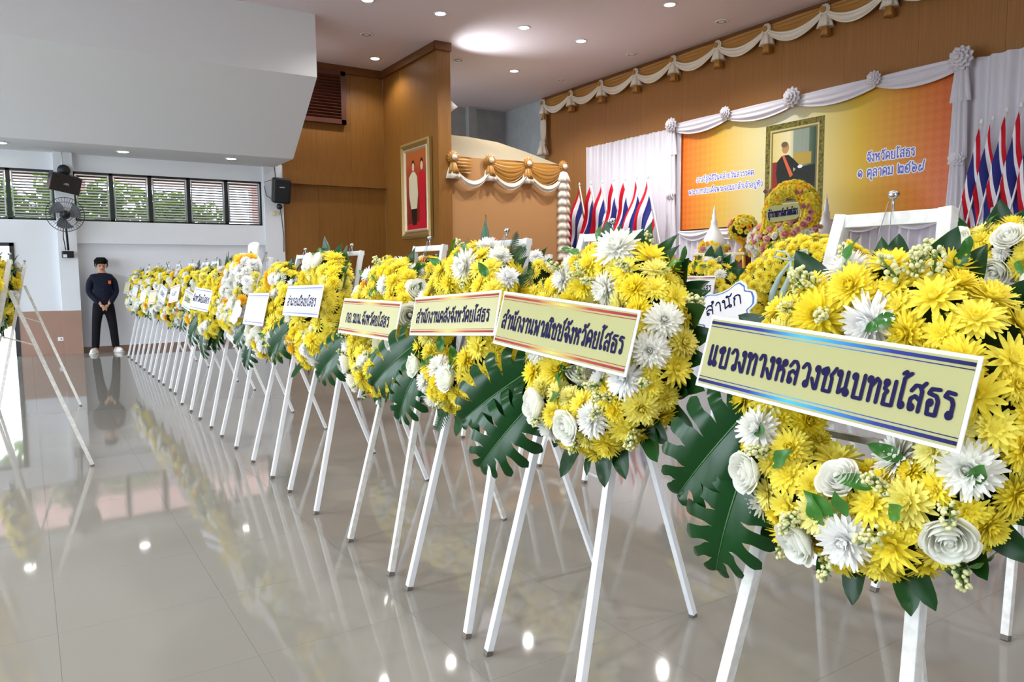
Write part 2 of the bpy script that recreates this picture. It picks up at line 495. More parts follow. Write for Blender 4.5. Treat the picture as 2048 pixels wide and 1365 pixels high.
for x, y, on, lb in (
        (4.99, 11.97, 1, 'lit downlight at the very top edge of the picture beside the white bulkhead'),
        (6.31, 11.92, 1, 'lit downlight in the ceiling nearest the wooden column end'),
        (7.97, 11.78, 1, 'lit downlight in the ceiling in front of the bright patch of light'),
        (9.37, 11.87, 1, 'lit downlight in the ceiling between two unlit ones before the swags'),
        (9.45, 14.38, 1, 'lit downlight in the ceiling above the tan partition'),
        (6.42, 15.07, 1, 'lit downlight in the corner over the wooden side wall'),
        (9.40, 9.50, 1, 'lit downlight in the ceiling nearest the camera beside the swags'),
        (5.00, 15.00, 1, 'lit downlight half hidden behind the end of the white bulkhead'),
        (5.66, 13.67, 0, 'unlit downlight in the ceiling before the dark louvred vent'),
        (7.99, 14.29, 0, 'unlit downlight in the ceiling just past the column top'),
        (10.83, 9.64, 0, 'unlit downlight beside the ceiling swags, nearest of three in line'),
        (10.84, 12.04, 0, 'unlit downlight beside the ceiling swags, second of three in line'),
        (10.83, 14.47, 0, 'unlit downlight beside the ceiling swags, farthest of three in line')):
    downlight(x, y, ZC, on, lb, DOWNLIGHT_W * (3.6 if x > 9 else 2.2 if x > 7 else .8))
for x, y, lb in ((1.61, 15.24, 'lit downlight in the bulkhead soffit above the wall fan pillar'), (3.45, 15.14, 'lit downlight in the bulkhead soffit near the wooden wall'),
                 (-.21, 15.21, 'lit downlight in the bulkhead soffit at the left edge of the picture')):
    downlight(x, y, 3.65, 1, lb, 14)
for x in (-4.6, -1.4, 1.8, 5.0):  # unseen hall lamps, added to raise the ambient light
    for y in (-1.0, 2.6, 6.2):
        downlight(x, y, ZC, 1, 'unseen overhead downlight added for ambient light, %s row from the rear, %s lamp from the left' % (FO[int(round((y + 1.0) / 3.6))], FO[int(round((x + 4.6) / 3.2))]), DOWNLIGHT_W * 2.2)

# stage lamp clamped to the back of the column end, throwing the bright patch onto the ceiling
e = tag(empty('stage_spotlight', (7.40, 13.55, 4.75)), 'small white stage lamp fixed behind the wooden column edge', 'spotlight')
MB().lathe([(.0, -.1), (.05, -.1), (.06, -.02), (.09, .08), (.08, .08)], 16).build('lamp_body', M_['white'], e, True, Matrix.Rotation(.6, 4, 'X') @ Matrix.Rotation(.5, 4, 'Y'))
MB().bar((-.13, 0, 0), (0, 0, -.05), .03).build('bracket', M_['blackm'], e)
L = bpy.data.lights.new('stage_bulb', 'SPOT'); L.energy = 150; L.spot_size = 1.6; L.spot_blend = 1.0; L.shadow_soft_size = .05; L.color = (.92, .96, 1)
lo = bpy.data.objects.new('stage_bulb', L); COL.objects.link(lo); lo.parent = e
lo.location = (.06, -.06, .12)
lo.rotation_euler = Vector((-.55, .75, -1.0)).to_track_quat('Z', 'Y').to_euler()

# ================================================================== LETTERING (stroke-drawn Thai letters, flat print)
# glyph: advance | strokes ; "o x y r" is a ring, the rest are polylines
GL = {
    'ก': '.8|.1,0 .1,.55 .22,.68 .08,.8 .25,1 .5,1 .65,.85 .65,0',
    'ข': '.88|o .12 .82 .1;.12,.93 .28,1 .38,.86 .26,.66 .26,0 .72,0 .72,1',
    'ค': '.82|.12,0 .12,.75 .28,1 .52,1 .68,.75 .68,0;o .38 .45 .1;.3,.38 .12,.12',
    'ง': '.58|o .32 .88 .1;.42,.88 .42,0 .3,0 .04,.42',
    'จ': '.75|.1,.75 .24,.98 .45,.98 .6,.8 .6,0 .48,0 .32,.3;o .26 .42 .11',
    'ช': '.94|o .12 .82 .1;.12,.93 .28,1 .38,.86 .26,.66 .26,0 .7,0 .7,.58 .6,.72 .72,.84 .86,1.05',
    'ฐ': '.78|.6,1 .2,.97 .12,.8 .5,.74 .64,.55 .64,.05;o .3 .4 .1;.22,.34 .14,0 .64,0;.1,-.18 .28,-.34 .42,-.2 .64,-.34',
    'ณ': '1.1|o .1 .12 .1;.2,.12 .2,.55 .3,.68 .14,.8 .32,1 .5,.85 .5,0 .55,.05 .9,.32;.86,1 .86,.25;o .92 .12 .1',
    'ด': '.82|.14,0 .1,.5 .14,.8 .3,1 .5,1 .68,.75 .68,0;o .38 .42 .1;.3,.36 .14,.05',
    'ต': '.84|.14,0 .1,.6 .14,.86 .26,1 .39,.86 .52,1 .66,.86 .7,.6 .7,0;o .38 .42 .1;.3,.36 .14,.05',
    'ท': '.84|o .13 .88 .1;.23,.88 .23,0;.23,.6 .5,.97 .68,.85 .68,0',
    'ธ': '.76|.62,1 .2,.98 .1,.8 .5,.73 .63,.55 .63,0 .2,0 .14,.4;o .23 .45 .09',
    'น': '.9|o .13 .88 .1;.23,.88 .23,.05 .62,.3;.63,1 .63,.25;o .7 .12 .11',
    'บ': '.86|o .13 .88 .1;.23,.88 .23,0 .7,0 .7,1',
    'พ': '.92|o .13 .88 .1;.23,.88 .23,0 .47,.62 .72,0 .72,1',
    'ผ': '.92|o .13 .88 .1;.23,.88 .23,0 .47,.45 .72,0 .72,1',
    'ภ': '.88|o .08 .12 .1;.18,.12 .18,.55 .3,.68 .14,.8 .3,1 .55,1 .7,.85 .7,0',
    'ม': '.88|o .13 .88 .1;.23,.88 .23,.2;o .15 .11 .1;.22,.18 .7,.0 .7,1',
    'ย': '.84|o .17 .88 .1;.2,.8 .1,.64 .3,.54 .18,.42 .18,0 .66,0 .66,1',
    'ร': '.7|.56,.95 .2,.98 .1,.8 .45,.73 .56,.55 .56,.18;o .47 .12 .11',
    'ล': '.84|.1,.76 .28,1 .5,1 .66,.8 .66,0;o .24 .12 .1;.14,.16 .14,.45 .35,.58 .66,.42',
    'ว': '.72|.1,.8 .25,1 .42,1 .56,.8 .56,.18;o .47 .12 .11',
    'ส': '.86|.1,.76 .28,1 .5,1 .66,.8 .66,0;o .24 .12 .1;.14,.16 .14,.45 .35,.58 .66,.42;.55,.92 .78,1.15',
    'ห': '.88|o .13 .88 .1;.23,.88 .23,0;.24,.42 .52,.62 .68,.45 .68,0;o .64 .86 .11;.57,.78 .3,.5',
    'อ': '.8|o .22 .48 .1;.12,.46 .12,.1 .24,0 .54,0 .66,.2 .66,.78 .5,1 .22,.98 .1,.8',
    'า': '.62|.08,.78 .2,1 .38,1 .48,.8 .48,0',
    'ะ': '.5|o .12 .7 .09;.18,.64 .42,.82;o .12 .24 .09;.18,.18 .42,.36',
    'ำ': '.62|o -.18 1.27 .09;.08,.78 .2,1 .38,1 .48,.8 .48,0',
    'ั': '0|o -.48 1.22 .08;-.4,1.18 -.2,1.18 -.04,1.4',
    'ิ': '0|-.6,1.14 -.46,1.34 -.2,1.32 -.08,1.14 -.6,1.14',
    'ี': '0|-.6,1.14 -.46,1.34 -.2,1.32 -.08,1.14 -.6,1.14;-.08,1.14 -.08,1.44',
    'ื': '0|-.6,1.14 -.46,1.34 -.2,1.32 -.08,1.14 -.6,1.14;-.08,1.14 -.08,1.44;-.22,1.28 -.22,1.46',
    'ุ': '0|o -.24 -.2 .07;-.16,-.18 -.16,-.44',
    'ู': '0|o -.44 -.2 .07;-.36,-.2 -.36,-.44 -.14,-.44 -.14,-.14',
    'เ': '.46|.16,1 .16,.18;o .25 .12 .1', 'แ': '.84|.16,1 .16,.18;o .25 .12 .1;.54,1 .54,.18;o .63 .12 .1',
    'โ': '.5|.06,1.36 .2,1.46 .34,1.32 .5,1.42;.34,1.32 .18,1.2 .18,.18;o .27 .12 .1',
    '็': '0|-.55,1.16 -.5,1.36 -.34,1.38 -.24,1.2;o -.36 1.2 .05;-.3,1.38 -.06,1.5',
    '่': '0|-.14,1.14 -.14,1.42', '้': '0|o -.44 1.34 .07;-.4,1.28 -.28,1.18 -.12,1.26 -.02,1.46', '์': '0|o -.26 1.2 .08;-.2,1.28 -.02,1.48',
    '.': '.35|o .15 .06 .05', ' ': '.55|',
    '๑': '.9|o .38 .45 .12;.5,.45 .42,.2 .22,.2 .08,.5 .2,.85 .48,.97 .74,.7 .72,.25 .56,0',
    '๒': '1|.08,1.2 .08,.1 .2,0 .3,.1 .3,.8 .42,.92 .55,.72 .68,.92 .82,.8 .82,0 .6,0;o .56 .14 .1',
    '๕': '1|.1,.75 .1,.2 .25,0 .62,0 .76,.3 .76,.8 .55,1 .3,.95 .28,.6;o .38 .45 .1;.58,1 .86,1.3',
    '๖': '.9|.14,1.26 .1,1 .3,.92 .6,.82 .74,.45 .6,.05 .25,0 .12,.3 .2,.6;o .38 .45 .12',
    '๙': '1|o .26 .66 .11;.15,.64 .1,.2 .25,0 .4,.1 .5,.3 .62,.1 .74,.3 .74,.8 .9,1.3',
}
UP = 'ัิีื็'


def text_mesh(txt, w, h, stroke, m):
    """letters laid in the local XY plane centred on the origin, fitted to w x h"""
    segs = []; x = 0; prev = ''
    for ch in txt:
        adv, body = GL[ch].split('|'); dy = .34 if ch in '่้์' and prev in UP else 0
        for st in body.split(';'):
            if not st: continue
            if st[0] == 'o':
                _, a, b, rr = st.split(); a, b, rr = float(a), float(b), float(rr)
                segs.append([(x + a + rr * math.cos(t * PI / 5), b + dy + rr * math.sin(t * PI / 5)) for t in range(11)])
            else:
                segs.append([(x + float(q.split(',')[0]), float(q.split(',')[1]) + dy) for q in st.split()])
        x += float(adv) + (.06 if float(adv) else 0); prev = ch
    sx = w / x; sy = h
    b = MB(); hw = stroke * h / 2; nz = 0
    for s in segs:
        pts = [Vector(((a - x / 2) * sx, (c - .5) * sy, 0)) for a, c in s]
        for i, p in enumerate(pts):
            k = 6; nz += 1; z = (nz % 37) * 2e-5          # strokes lie a hair apart so that they never share a plane
            b.add([(p.x + hw * math.cos(2 * PI * j / k), p.y + hw * math.sin(2 * PI * j / k), z) for j in range(k)], [tuple(range(k))])
            if i:
                q = pts[i - 1]; t = p - q
                if t.length < 1e-6: continue
                nn = Vector((-t.y, t.x, 0)).normalized() * hw
                nz += 1; dz_ = Vector((0, 0, (nz % 37) * 2e-5))
                b.add([q - nn + dz_, p - nn + dz_, p + nn + dz_, q + nn + dz_], [(0, 1, 2, 3)])
    return b.mesh('lettering', m)


def lettering(txt, w, h, m, parent, x=0, y=0, z=.001, stroke=.15):
    return link('lettering', text_mesh(txt, w, h, stroke, m), parent, Matrix.Translation((x, y, z)))


def facing(loc, lean=0.0, roll=0.0, yaw=0.0, flip=False):
    """frame with local x to the viewer's right, local y up, local z towards -X (towards +X when flipped), leaning back"""
    M = Matrix(((0, math.sin(lean), -math.cos(lean), 0), (-1, 0, 0, 0), (0, math.cos(lean), math.sin(lean), 0), (0, 0, 0, 1)))
    if flip: M = Matrix.Rotation(PI, 4, 'Z') @ M
    return Matrix.Translation(loc) @ Matrix.Rotation(yaw, 4, 'Z') @ M @ Matrix.Rotation(roll, 4, 'Z')


# ================================================================== FLOWERS
def petal(b, az, r0, z0, el0, el1, L, wd, rows=4, cup=.25, mi=0, tipw=.55):
    """narrow petal strip: starts r0 from the axis at height z0, elevation bends el0 -> el1 (radians above horizontal)"""
    ca, sa = math.cos(az), math.sin(az)
    rr, zz = r0, z0; vs = []
    prof = [.45, .85, 1.0, .8, tipw * .5]
    for i in range(rows + 1):
        t = i / rows
        e = el0 + (el1 - el0) * t
        w = wd / 2 * prof[min(i, 4)] if rows == 4 else wd / 2 * (.45 + .55 * math.sin(PI * min(1, t * 1.05) * .55)) * (1 if i < rows else tipw)
        for k in (-1, 0, 1):
            up = cup * w * (abs(k) - .5)
            px, pz = rr - up * math.sin(e), zz + up * math.cos(e)
            vs.append((px * ca - k * w * sa, px * sa + k * w * ca, pz))
        rr += L / rows * math.cos(e); zz += L / rows * math.sin(e)
    fs = []
    for i in range(rows):
        for k in range(2):
            q = i * 3 + k; fs.append((q, q + 3, q + 4, q + 1))
    b.add(vs, fs, mi)


def mum(seed, m, layers, R=.06):
    rng = random.Random(seed); b = MB()
    for (n, L, e0, e1, r0, z0, w) in layers:
        off = rng.random() * 6
        for k in range(n):
            petal(b, off + 2 * PI * k / n + rng.uniform(-.1, .1), r0 * R, z0 * R, e0 + rng.uniform(-.12, .12), e1 + rng.uniform(-.18, .18), L * R * rng.uniform(.88, 1.08), w * R)
    b.ball((0, 0, .3 * R), .2 * R, .2 * R, .16 * R, n=8, m=5)
    return b.mesh('chrysanthemum', m, True)


OPEN = [(21, .95, .1, -.2, .1, .1, .26), (20, .9, .35, .05, .1, .15, .26), (17, .74, .68, .4, .09, .2, .23), (11, .52, 1.05, .9, .07, .25, .18), (8, .36, 1.35, 1.3, .04, .28, .15)]
FULL = [(24, .92, -.15, -.4, .1, .08, .21), (24, .95, .12, -.1, .1, .14, .21), (22, .9, .36, .15, .1, .19, .21), (20, .8, .6, .5, .1, .24, .2), (17, .7, .88, .9, .09, .29, .19), (13, .6, 1.12, 1.3, .08, .32, .18), (9, .5, 1.3, 1.65, .06, .35, .18), (6, .38, 1.45, 1.9, .03, .38, .17)]
SPRAY = [(15, .98, .25, .0, .1, .1, .27), (13, .8, .6, .3, .09, .16, .25), (10, .55, 1.0, .8, .07, .2, .2), (7, .3, 1.4, 1.4, .03, .24, .16)]
FL = {}
for k, lay in enumerate((OPEN, FULL, SPRAY)):
    for s in range(2):
        FL['y%d%d' % (k, s)] = mum(k * 7 + s, M_['yel'], lay)
FL['l0'] = mum(31, M_['yel2'], FULL); FL['l1'] = mum(32, M_['yel2'], OPEN)
FL['o0'] = mum(33, M_['ora'], OPEN); FL['o1'] = mum(34, M_['ora'], FULL)
FL['w0'] = mum(35, M_['wht'], FULL); FL['w1'] = mum(36, M_['wht'], FULL)
YEL = ['y00', 'y01', 'y10', 'y11', 'y20', 'y21']


def rose(seed, m, R=.05):
    rng = random.Random(seed); b = MB()
    b.lathe([(.0, .86 * R), (.06 * R, .93 * R), (.12 * R, .88 * R), (.2 * R, .4 * R), (.1 * R, 0)], 10)
    az = 0
    for lay, (n, rb, rt, h, flare, wd) in enumerate(((3, .16, .2, .96, .0, 1.5), (3, .22, .34, 1.0, .05, 1.5), (4, .28, .50, 1.0, .12, 1.4), (5, .34, .64, .98, .2, 1.4), (5, .38, .78, .92, .32, 1.35), (5, .4, .9, .8, .5, 1.3))):
        for k in range(n):
            az0 = az + 2 * PI * k / n + rng.uniform(-.15, .15); hh = h * rng.uniform(.93, 1.04); tw = rng.uniform(-.05, .05)

            def fn(u, v, az0=az0, hh=hh, tw=tw):
                q = 2 * u - 1
                a = az0 + q * PI / n * wd * (1 - .3 * v ** 3)
                rad = rb + (rt - rb) * math.sin(min(1, v * 1.25) * PI / 2) + q * .05 + tw
                lip = max(0, (v - .7) / .3)
                rad += flare * .3 * lip * lip + .03 * (1 - q * q)
                z = hh * (v ** .85) - .14 * q * q * v - flare * .16 * lip * lip
                return (rad * R * math.cos(a), rad * R * math.sin(a), z * R)
            b.grid(fn, 8, 7)
        az += 1.1
    return b.mesh('rose', m, True)


FL['r0'] = rose(1, M_['rose']); FL['r1'] = rose(2, M_['rose']); FL['p0'] = rose(3, M_['pink']); FL['ry'] = rose(4, M_['yel'])


def statice(seed):
    rng = random.Random(seed); b = MB()
    b.tube([(0, 0, -.04), (.004, 0, .02), (.012, .004, .075)], .0022, 5, 1)
    for k in range(30):
        t = rng.random(); a = rng.random() * 6.28; rr = (.008 + .014 * rng.random()) * (1 - .3 * t)
        b.ball((.012 * t + rr * math.cos(a), rr * math.sin(a), .018 + .06 * t), rng.uniform(.0045, .0065), n=6, m=4)
    for k in range(8):
        t = rng.random(); a = rng.random() * 6.28
        b.tube([(.01 * t, 0, .01 + .05 * t), (.01 * t + .014 * math.cos(a), .014 * math.sin(a), .025 + .05 * t)], .0016, 4, 1)
    return b.mesh('statice_sprig', [M_['stat'], M_['stem']], True)


STAT = [statice(1), statice(2)]


def leafmesh(L, w, m, curl=.25, fold=.25, name='leaf'):
    b = MB()

    def fn(u, v):
        t = u; ww = w / 2 * (math.sin(PI * t ** .8) ** .75 if 0 < t < 1 else 0); k = (v - .5) * 2
        z = -curl * L * t * t + fold * abs(k) * ww + .004 * math.sin(t * 9) * k
        return (k * ww, t * L, z)
    b.grid(fn, 9, 4)
    return b.mesh(name, m, True)


LEAF = [leafmesh(.15, .075, M_['leaf'], .1), leafmesh(.13, .07, M_['leaf'], .3), leafmesh(.17, .08, M_['leaf'], -.12)]
LEAFS = [leafmesh(.08, .036, M_['leafl'], .25), leafmesh(.07, .034, M_['leafl'], -.1)]


def monstera(seed, L=.3):
    """split leaf: base at the origin, midrib along +Y, lobes parted by slits"""
    rng = random.Random(seed); b = MB()

    def hw(t): return L * .47 * (math.sin(PI * min(1, .17 + t * .83)) ** .7)

    def pos(t, rr, s):
        sweep = -.75 + 1.7 * t                      # rear lobes point back, front lobes forward
        q = hw(t) * rr * (1 + .12 * max(0, .3 - t))
        an = sweep * (.25 + .75 * rr)
        x = s * q * math.cos(an); y = t * L + q * math.sin(an)
        z = .22 * q - .55 * q * rr * rr - .34 * L * max(0, t - .2) ** 2 + .010 * math.sin(4 * t + s + seed) * rr
        return (x, y, z)
    for s in (-1, 1):
        nl = 7; edges = [0, .13, .27, .42, .57, .72, .86, 1.0]
        for i in range(nl):
            t0, t1 = edges[i], edges[i + 1]
            st0 = rng.uniform(.25, .5); st1 = rng.uniform(.25, .5); gap = rng.uniform(.17, .25)
            rows = 12; vs = []
            for j in range(rows + 1):
                rr = j / rows
                g0 = gap * (1 - math.exp(-max(0, rr - st0) * 14)) if i else 0
                g1 = gap * (1 - math.exp(-max(0, rr - st1) * 14)) if i < nl - 1 else 0
                tip = max(0, (rr - .78) / .22); tip = .3 * (1 - math.sqrt(max(0, 1 - tip * tip)))
                e0 = t0 + (t1 - t0) * (g0 + tip * (1 if i else .3)); e1 = t1 - (t1 - t0) * (g1 + tip * (.8 if i < nl - 1 else 0))
                for k in range(5): vs.append(pos(e0 + (e1 - e0) * k / 4, rr, s))
            fs = []
            for j in range(rows):
                for k in range(4):
                    q = j * 5 + k
                    fs.append((q, q + 5, q + 6, q + 1) if s > 0 else (q, q + 1, q + 6, q + 5))
            b.add(vs, fs)
    b.tube([(p[0], p[1], p[2] + .0012) for p in (pos(t / 8, 0, 1) for t in range(9))], [.0032 - .0003 * k for k in range(9)], 5, 1)
    b.tube([pos(0, 0, 1), (0, -.05, -.005), (.01, -.1, -.03)], .0035, 5, 1)
    return b.mesh('monstera_leaf', [M_['mon'], M_['rib']], True)


MON = [monstera(1), monstera(2), monstera(5)]


def fern():
    b = MB(); n = 12
    for i in range(n):
        t = i / n; y = .03 + t * .2; l = .07 * math.sin(PI * (.25 + .72 * t)) ** .8
        for s in (-1, 1):
            for k in range(5):
                q = (k + .6) / 5 * l; w = .0105 * (1 - .12 * k); cx, cy = s * q, y + q * .45; z = -.3 * y * y - .2 * q
                b.add([(cx - s * w * .6, cy - w * .4, z), (cx + s * w * .5, cy - w, z), (cx + s * w * 1.2, cy + w * .9, z - .002), (cx - s * w * .2, cy + w, z)], [(0, 1, 2, 3) if s > 0 else (3, 2, 1, 0)])
            b.tube([(0, y, -.3 * y * y), (s * l, y + l * .45, -.3 * y * y - .2 * l)], .0009, 3)
    b.tube([(0, 0, 0), (0, .12, -.004), (0, .24, -.018)], .0018, 4)
    return b.mesh('fern_frond', M_['leaf'], False)


FERN = fern()


def orient(n, spin, tilt=0.0):
    """rotation taking +Z to n"""
    return Vector(n).to_track_quat('Z', 'Y').to_matrix().to_4x4() @ Matrix.Rotation(spin, 4, 'Z') @ Matrix.Rotation(tilt, 4, 'X')


def torus(R, r, mi=0, nu=36, nv=10, sx=1, sy=1):
    b = MB()
    b.grid(lambda u, v: ((R + r * math.cos(2 * PI * v)) * math.cos(2 * PI * u) * sx, (R + r * math.cos(2 * PI * v)) * math.sin(2 * PI * u) * sy, r * math.sin(2 * PI * v)), nu, nv)
    return b


def wreath(name, Mw, label, group, seed, R=.25, r=.1, n=70, kinds=None, picks=(), frmin=.05, frmax=.068, leaves=26, lscale=1.0, fill=14, stat=14, mons=(), sx=1.0, sy=1.0,
           ferns=(), white=0, phi=(-70, 105), rim=(0, 2 * PI), cat='wreath', back=False, dens=.74):
    rng = random.Random(seed)
    root = tag(empty(name, mat=Mw), label, cat, group)
    torus(R, r * .74, sx=sx, sy=sy).build('base_ring', M_['moss'], root, True)
    kinds = kinds or YEL * 3 + ['l0', 'l1', 'w0', 'o0']
    placed = []

    def surf(th, ph):
        rho = R + r * math.sin(ph)
        return Vector((rho * math.cos(th) * sx, rho * math.sin(th) * sy, r * math.cos(ph))), Vector((math.sin(ph) * math.cos(th), math.sin(ph) * math.sin(th), math.cos(ph)))

    def put(kind, p, nv, fr):
        base = .06 if kind[0] in 'ylow' else .05
        nm = {'r': 'rose', 'p': 'rose'}.get(kind[0], 'chrysanthemum')
        s = fr / base
        q = orient(nv + Vector((rng.uniform(-.22, .22), rng.uniform(-.22, .22), .12)), rng.random() * 6.28)
        link(nm, FL[kind], root, Matrix.Translation(p - nv * .008) @ q @ Matrix.Diagonal((s, s, s, 1)))
        placed.append((p, fr))
    for kind, x, y, fr in picks:
        th = math.atan2(y / sy, x / sx); rho = math.hypot(x / sx, y / sy)
        o = max(-.95, min(.95, (rho - R) / r)); p, nv = surf(th, math.asin(o))
        put(kind, p + nv * (.012 if kind[0] == 'r' else 0), nv, fr)
    left = n; wl = white
    for sc, dn, tries in ((1.0, dens, 1500), (.86, dens * .92, 1500), (.7, dens * .86, 2500)):
        for t in range(tries):
            if left <= 0: break
            ph = math.radians(rng.uniform(*phi)); th = rng.uniform(0, 2 * PI)
            p, nv = surf(th, ph); fr = rng.uniform(frmin, frmax) * sc
            if any((p - a).length < dn * (fr + b) for a, b in placed): continue
            kd = rng.choice(kinds)
            if wl > 0 and rng.random() < white / max(1, n) * 1.3: kd = rng.choice(['w0', 'w1', 'r0', 'w0']); wl -= 1
            put(kd, p, nv, fr); left -= 1
    for k in range(leaves):
        th = rim[0] + (rim[1] - rim[0]) * (k + rng.uniform(-.35, .35)) / max(1, leaves)
        p, nv = surf(th, math.radians(rng.uniform(85, 125)))
        out = Vector((math.cos(th), math.sin(th), rng.uniform(-.15, .35))).normalized()
        z = Vector((rng.uniform(-.3, .3), rng.uniform(-.3, .3), 1)); x = out.cross(z).normalized(); z = x.cross(out)
        Mr = Matrix((x, out, z)).transposed().to_4x4()
        s = lscale * rng.uniform(.8, 1.15)
        link('leaf', LEAF[k % 3], root, Matrix.Translation(p - out * .06) @ Mr @ Matrix.Diagonal((s, s, s, 1)))
    def clear_spot():
        while True:
            th = rng.uniform(0, 2 * PI); p, nv = surf(th, math.radians(rng.uniform(*phi)))
            if not (-.085 < p.y < .19 and nv.z > .1): return p, nv
    for k in range(fill):
        p, nv = clear_spot()
        a = rng.random() * 6.28; out = (nv * .7 + Vector((math.cos(a), math.sin(a), 0))).normalized()
        x = out.cross(nv).normalized(); z = x.cross(out)
        Mr = Matrix((x, out, z)).transposed().to_4x4()
        link('leaf', LEAFS[k % 2], root, Matrix.Translation(p + nv * .012) @ Mr)
    for k in range(stat):
        p, nv = clear_spot()
        s = rng.uniform(.75, 1.0)
        link('statice_sprig', STAT[k % 2], root, Matrix.Translation(p - nv * .0) @ orient(nv + Vector((rng.uniform(-.5, .5), rng.uniform(-.5, .5), 0)), rng.random() * 6) @ Matrix.Diagonal((s, s, s, 1)))
    for k, (x, y, z, ang, L, tlt, *yw) in enumerate(mons):       # ang: direction of the tip in the wreath plane
        s = L / .3
        link('monstera_leaf', MON[(k + seed) % 3], root, Matrix.Translation((x, y, z)) @ Matrix.Rotation(yw[0] if yw else .75, 4, 'Y') @ Matrix.Rotation(math.radians(ang) - PI / 2, 4, 'Z') @ Matrix.Rotation(tlt, 4, 'X') @ Matrix.Diagonal((s, s, s, 1)))
    for k, (x, y, z, ang, s) in enumerate(ferns):
        link('fern_frond', FERN, root, Matrix.Translation((x, y, z)) @ Matrix.Rotation(math.radians(ang) - PI / 2, 4, 'Z') @ Matrix.Rotation(.25, 4, 'X') @ Matrix.Diagonal((s, s, s, 1)))
    return root


# ================================================================== EASELS
def easel(Xf, Yc, label, group, worn=False, top=1.58, xt=.38, w0=.54, w1=.32, depth=.88, flip=False, dy=0.0, hook=False, tw=.03, yaw=0):
    """tripod easel: two front rails with a framed top, a hinged rear leg and a spreader; faces -X"""
    e = tag(empty('easel', mat=Matrix.Translation((Xf, Yc, 0)) @ Matrix.Rotation((PI if flip else 0) + yaw, 4, 'Z')), label, 'easel', group)
    m = M_['easelw' if worn else 'easel']

    def rail(s, t): return Vector((xt * t, s * (w0 / 2 + (w1 / 2 - w0 / 2) * t), top * t))
    up = Vector((1, 0, -.24))
    for s in (-1, 1):
        o = bevel(MB().bar(rail(s, .012), rail(s, 1), tw, tw, up=(1, 0, 0)).build('front_rail', m, e), .002)
        MB().bar(rail(s, 0), rail(s, .014), tw * .95, tw * .95, up=(1, 0, 0)).build('foot_cap', M_['rust'], o)
    a, b = rail(-1, 1), rail(1, 1)
    bevel(MB().bar(a + Vector((0, -tw / 2, -tw / 2)), b + Vector((0, tw / 2, -tw / 2)), tw, tw).build('top_bar', m, e), .002)
    t2 = .885
    bevel(MB().bar(rail(-1, t2), rail(1, t2), tw * .85, tw * .85).build('cross_bar', m, e), .002)
    MB().bar(rail(-1, .66), rail(1, .66), tw * .5, tw * .5).build('cross_bar', m, e)
    hz = rail(0, .86); ft = Vector((depth, dy, .012))
    h = Vector((hz.x + tw, 0, hz.z))
    o = bevel(MB().bar(h, ft, tw * .9, tw * .9).build('rear_leg', m, e), .002)
    MB().bar(ft, ft - Vector((0, 0, .012)), tw * .9, tw * .9).build('foot_cap', M_['rust'], o)
    MB().bar(rail(0, .86) + Vector((.0, -.05, 0)), rail(0, .86) + Vector((0, .05, 0)), .02, .05).build('hinge', M_['steel'], e)
    MB().tube([rail(0, .66), h.lerp(ft, .3)], .005, 6).build('spreader', m, e)
    p = (a + b) / 2
    hk = MB().tube([p, p + Vector((0, 0, .045))], .0035, 6)
    hk.lathe([(.004, .03), (.012, .036), (.014, .044), (.009, .05), (0, .052)], 10, M=Matrix.Translation(p))
    k = hk.build('hanging_screw', M_['steel'], e, True)
    MB().tube([p + Vector((-.012, .004, .025)), p + Vector((-.03, .012, -.04)), p + Vector((-.05, .02, -.14))], .0013, 5).tube([p + Vector((-.012, -.004, .025)), p + Vector((-.03, -.012, -.04)), p + Vector((-.05, -.03, -.14))], .0013, 5).build('wire', M_['steel'], k)
    if hook:
        q = rail(-1, .49)
        MB().tube([q, q + Vector((-.03, .02, -.004)), q + Vector((-.04, .06, .004)), q + Vector((-.04, .065, .012))], .005, 6).build('peg', m, e)
    return e


# ================================================================== NAME BOARDS
def stripe_mat(*a):
    m = ramp_mat(*a); m.node_tree.nodes['Principled BSDF'].inputs['Specular IOR Level'].default_value = .12
    return m


STRIPE = {'blue': stripe_mat('blue_stripe', [(0, '#1c1b4d'), (.25, '#2c3f93'), (.42, '#4fb3e2'), (.55, '#3d8fd0'), (.75, '#2d3b8e'), (1, '#1b1845')], 0, .5),
          'red': stripe_mat('red_stripe', [(0, '#8d2a33'), (.3, '#a8473a'), (.5, '#e3c766'), (.7, '#a8473a'), (1, '#8d2a33')], 0, .5),
          'lilac': stripe_mat('lilac_stripe', [(0, '#9aa6d8'), (.5, '#7f92dd'), (1, '#8d88cc')], 0, .5),
          'pink': stripe_mat('pink_stripe', [(0, '#c05a7a'), (1, '#c05a7a')], 0, .5)}


